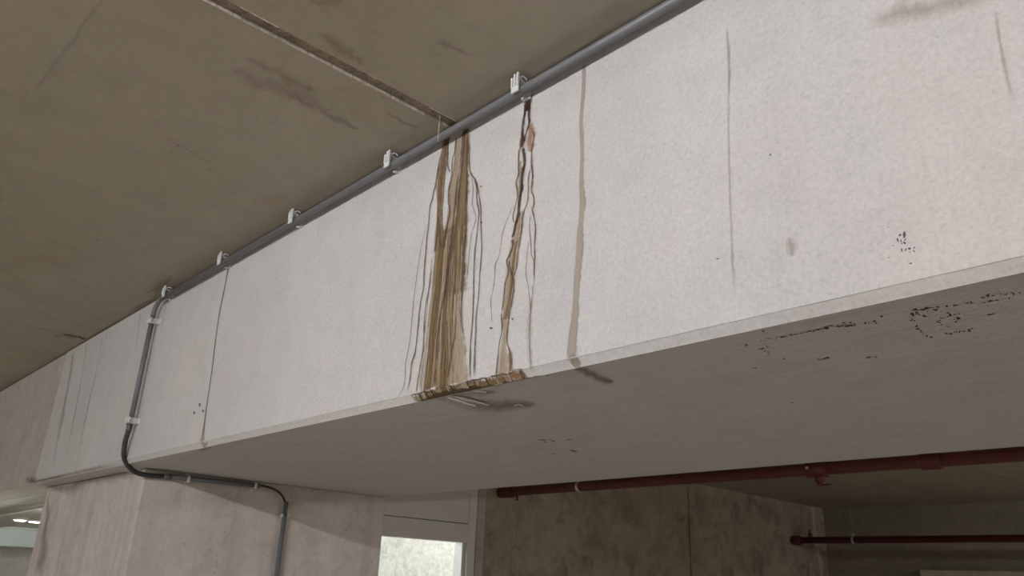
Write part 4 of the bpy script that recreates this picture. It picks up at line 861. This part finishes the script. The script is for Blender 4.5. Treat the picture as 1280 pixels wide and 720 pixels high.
wp = obj('cable_pipe', tb([(-11.5, .83, -.014), (-3.75, .385, -.014)], .012, 12), M_WHITE, None, True)
tag(wp, 'thin white cable pipe under the beam behind the glazing at the far left', 'pipe')

# ------------------------------------------------------------------ red sprinkler pipes
YR, ZR, RR = 3.44, .318, .036
sp = empty('sprinkler_pipe', (-3.6, YR, ZR))
tag(sp, 'thick red sprinkler pipe running just behind the beam', 'pipe')
child(obj('pipe', tb([(-3.62, YR, ZR), (FX1 - .02, YR, ZR)], RR, 24), M_RED, None, True), sp)
child(obj('end_cap', tb([(-3.645, YR, ZR), (-3.64, YR, ZR), (-3.50, YR, ZR), (-3.495, YR, ZR)], [.040, .048, .048, .040], 24), M_DARKRED, None, True), sp)
child(obj('drain_nipple', tb([(-3.44, YR - .01, ZR - .02), (-3.43, YR - .012, ZR - .075)], .010, 10), M_DARKRED, None, True), sp)
cp = child(obj('coupling', tb([(-.985, YR, ZR), (-.98, YR, ZR), (-.86, YR, ZR), (-.855, YR, ZR)], [.040, .050, .050, .040], 24), M_DARKRED, None, True), sp)
child(obj('outlet', tb([(-.905, YR - .01, ZR - .03), (-.905, YR - .01, ZR - .075), (-.905, YR - .01, ZR - .078), (-.905, YR - .01, ZR - .095)], [.026, .028, .020, .018], 14), M_RED, None, True), sp)
child(obj('outlet_lever', bx(-.90, -.835, YR - .016, YR - .006, ZR - .098, ZR - .088, bevel=.002), M_DARKRED), sp)
child(obj('coupling_bolt', tb([(-.955, YR - .040, ZR + .004), (-.955, YR - .062, ZR + .002)], .009, 8), M_STEEL, None, True), sp)
child(obj('coupling', tb([(-.345, YR, ZR), (-.34, YR, ZR), (-.24, YR, ZR), (-.235, YR, ZR)], [.039, .047, .047, .039], 24), M_DARKRED, None, True), sp)

def hanger(x, y, z, r, label, top):
    h = empty('pipe_hanger', (x, y, top))
    tag(h, label, 'pipe hanger', 'steel hangers on the red pipes')
    bm = bmesh.new()
    n = 20
    ring = [Vector((0, math.cos(2 * math.pi * k / n), math.sin(2 * math.pi * k / n))) for k in range(n)]
    vs_ = [[bm.verts.new(Vector((x + dx, y, z)) + d * rr) for d in ring] for dx, rr in ((-.013, r + .001), (.013, r + .001), (.013, r + .005), (-.013, r + .005))]
    for a in range(4):
        for k in range(n):
            bm.faces.new((vs_[a][k], vs_[a][(k + 1) % n], vs_[(a + 1) % 4][(k + 1) % n], vs_[(a + 1) % 4][k]))
    child(obj('ring', bm, M_STEEL), h)
    child(obj('rod', tb([(x, y, z + r), (x, y, top)], .0035, 8), M_ROD, None, True), h)
    child(obj('nut', tb([(x, y, z + r + .004), (x, y, z + r + .030)], .013, 6), M_STEEL), h)
    return h
hanger(-2.775, YR, ZR, RR, 'bright steel ring hanger on the thick red pipe behind the beam', H)

YQ, ZQ, RQ = 8.27, .248, .038
sq = empty('sprinkler_pipe', (-3.6, YQ, ZQ))
tag(sq, 'dark red sprinkler pipe hung before the dark back wall', 'pipe')
child(obj('pipe', tb([(-3.60, YQ, ZQ), (FX1 - .02, YQ, ZQ)], RQ, 24), M_DARKRED, None, True), sq)
child(obj('end_cap', tb([(-3.645, YQ, ZQ), (-3.635, YQ, ZQ), (-3.54, YQ, ZQ), (-3.535, YQ, ZQ)], [.046, .055, .055, .044], 24), M_DARKRED, None, True), sq)
child(obj('sprinkler_head', tb([(-3.41, YQ, ZQ + .03), (-3.41, YQ, ZQ + .075), (-3.415, YQ, ZQ + .08), (-3.42, YQ, ZQ + .12)], [.026, .024, .012, .010], 12), M_DARKRED, None, True), sq)
hanger(-2.895, YQ, ZQ, RQ, 'thin steel rod hanger on the far dark red pipe', H)

# ------------------------------------------------------------------ lamps
def batten(x, y, z, length, along, mat, label, group, top=H):
    b = empty('batten_light', (x, y, z))
    tag(b, label, 'lamp', group)
    d = Vector((1, 0, 0)) if along == 'x' else Vector((0, 1, 0))
    h = length / 2
    def bb(l, w, z0, z1):
        return (x - l, x + l, y - w, y + w, z0, z1) if along == 'x' else (x - w, x + w, y - l, y + l, z0, z1)
    child(obj('housing', bx(*bb(h + .04, .03, z + .02, z + .055, ), bevel=.004), M_WHITE), b)
    c = Vector((x, y, z))
    child(obj('tube', tb([c - d * h, c + d * h], .016, 12), mat, None, True), b)
    for s in (-1, 1):
        e = c + d * s * (h + .02)
        child(obj('lamp_holder', bx(e.x - .02, e.x + .02, e.y - .02, e.y + .02, z - .02, z + .03), M_WHITE), b)
    for s in (-.6, .6):
        e = c + d * s * h
        child(obj('mounting_stem', tb([(e.x, e.y, z + .05), (e.x, e.y, top)], .006, 8), M_WHITE), b)
    return b
for x, y, nm in ((0.6, -3.0, 'white batten light of the nearer row, straight in front of the rust stains'),
                 (0.6, -8.6, 'white batten light of the farther row, in line with the rust stains'),
                 (6.2, -8.6, 'white batten light of the farther row, towards the right hall wall')):
    batten(x, y, .60, 1.45, 'x', M_TUBE, nm, 'hall batten lights')
batten(-7.5, -7.0, .60, 1.45, 'x', M_TUBE, 'white batten light hung far left in the hall', 'hall batten lights')
batten(3.2, 5.6, .58, 1.45, 'x', M_BAYFILL, 'unseen fill batten added in the bay behind the beam, nearer the column', 'added bay fill lights')  # both bay lamps are added out of view to brighten the rear
batten(6.2, 5.6, .58, 1.45, 'x', M_BAYFILL, 'unseen fill batten added in the bay behind the beam, nearer the right wall', 'added bay fill lights')
batten(-5.0, 2.5, .58, 1.45, 'y', M_LTUBE, 'white batten light in the lobby, straight behind the glazed door', 'lobby batten lights')
batten(-4.9, 5.4, .58, 1.45, 'y', M_LTUBE, 'white batten light deep in the lobby beside its plastered wall', 'lobby batten lights')
batten(-8.9, 2.5, .58, 1.45, 'x', M_LTUBE, 'extra batten light added to brighten the lobby, middle of its left part', 'lobby batten lights')  # extra lamp, added to lift the brightness seen through the left glazing
batten(-9.8, 4.5, .58, 1.45, 'y', M_LTUBE, 'white batten light in the lobby near its far end wall', 'lobby batten lights')
batten(-5.2, 1.14, -.13, 1.2, 'x', M_LTUBE, 'hidden batten light added to brighten the beam underside behind the glazing left of the column', 'lobby batten lights', top=0.0)  # added out of sight behind the column to light the underside

# two small round lights under the beam, seen through the glazing left of the column
M_SPOT = emitter('small_lamp_glow', (1.0, 0.97, 0.95), 20.0)
for x, y, nm in ((-7.32, .83, 'small bright round lamp under the beam behind the glazing, left of the pair'),
                 (-7.45, .985, 'small bright round lamp under the beam behind the glazing, right of the pair')):
    s = empty('downlight', (x, y, 0))
    tag(s, nm, 'lamp', 'small round lamps behind the glazing')
    child(obj('rim', tb([(x, y, 0.0), (x, y, -.022)], .062, 20), M_WHITE, None, False), s)
    child(obj('lens', tb([(x, y, -.021), (x, y, -.027), (x, y, -.031)], [.052, .048, .030], 20), M_SPOT, None, True), s)
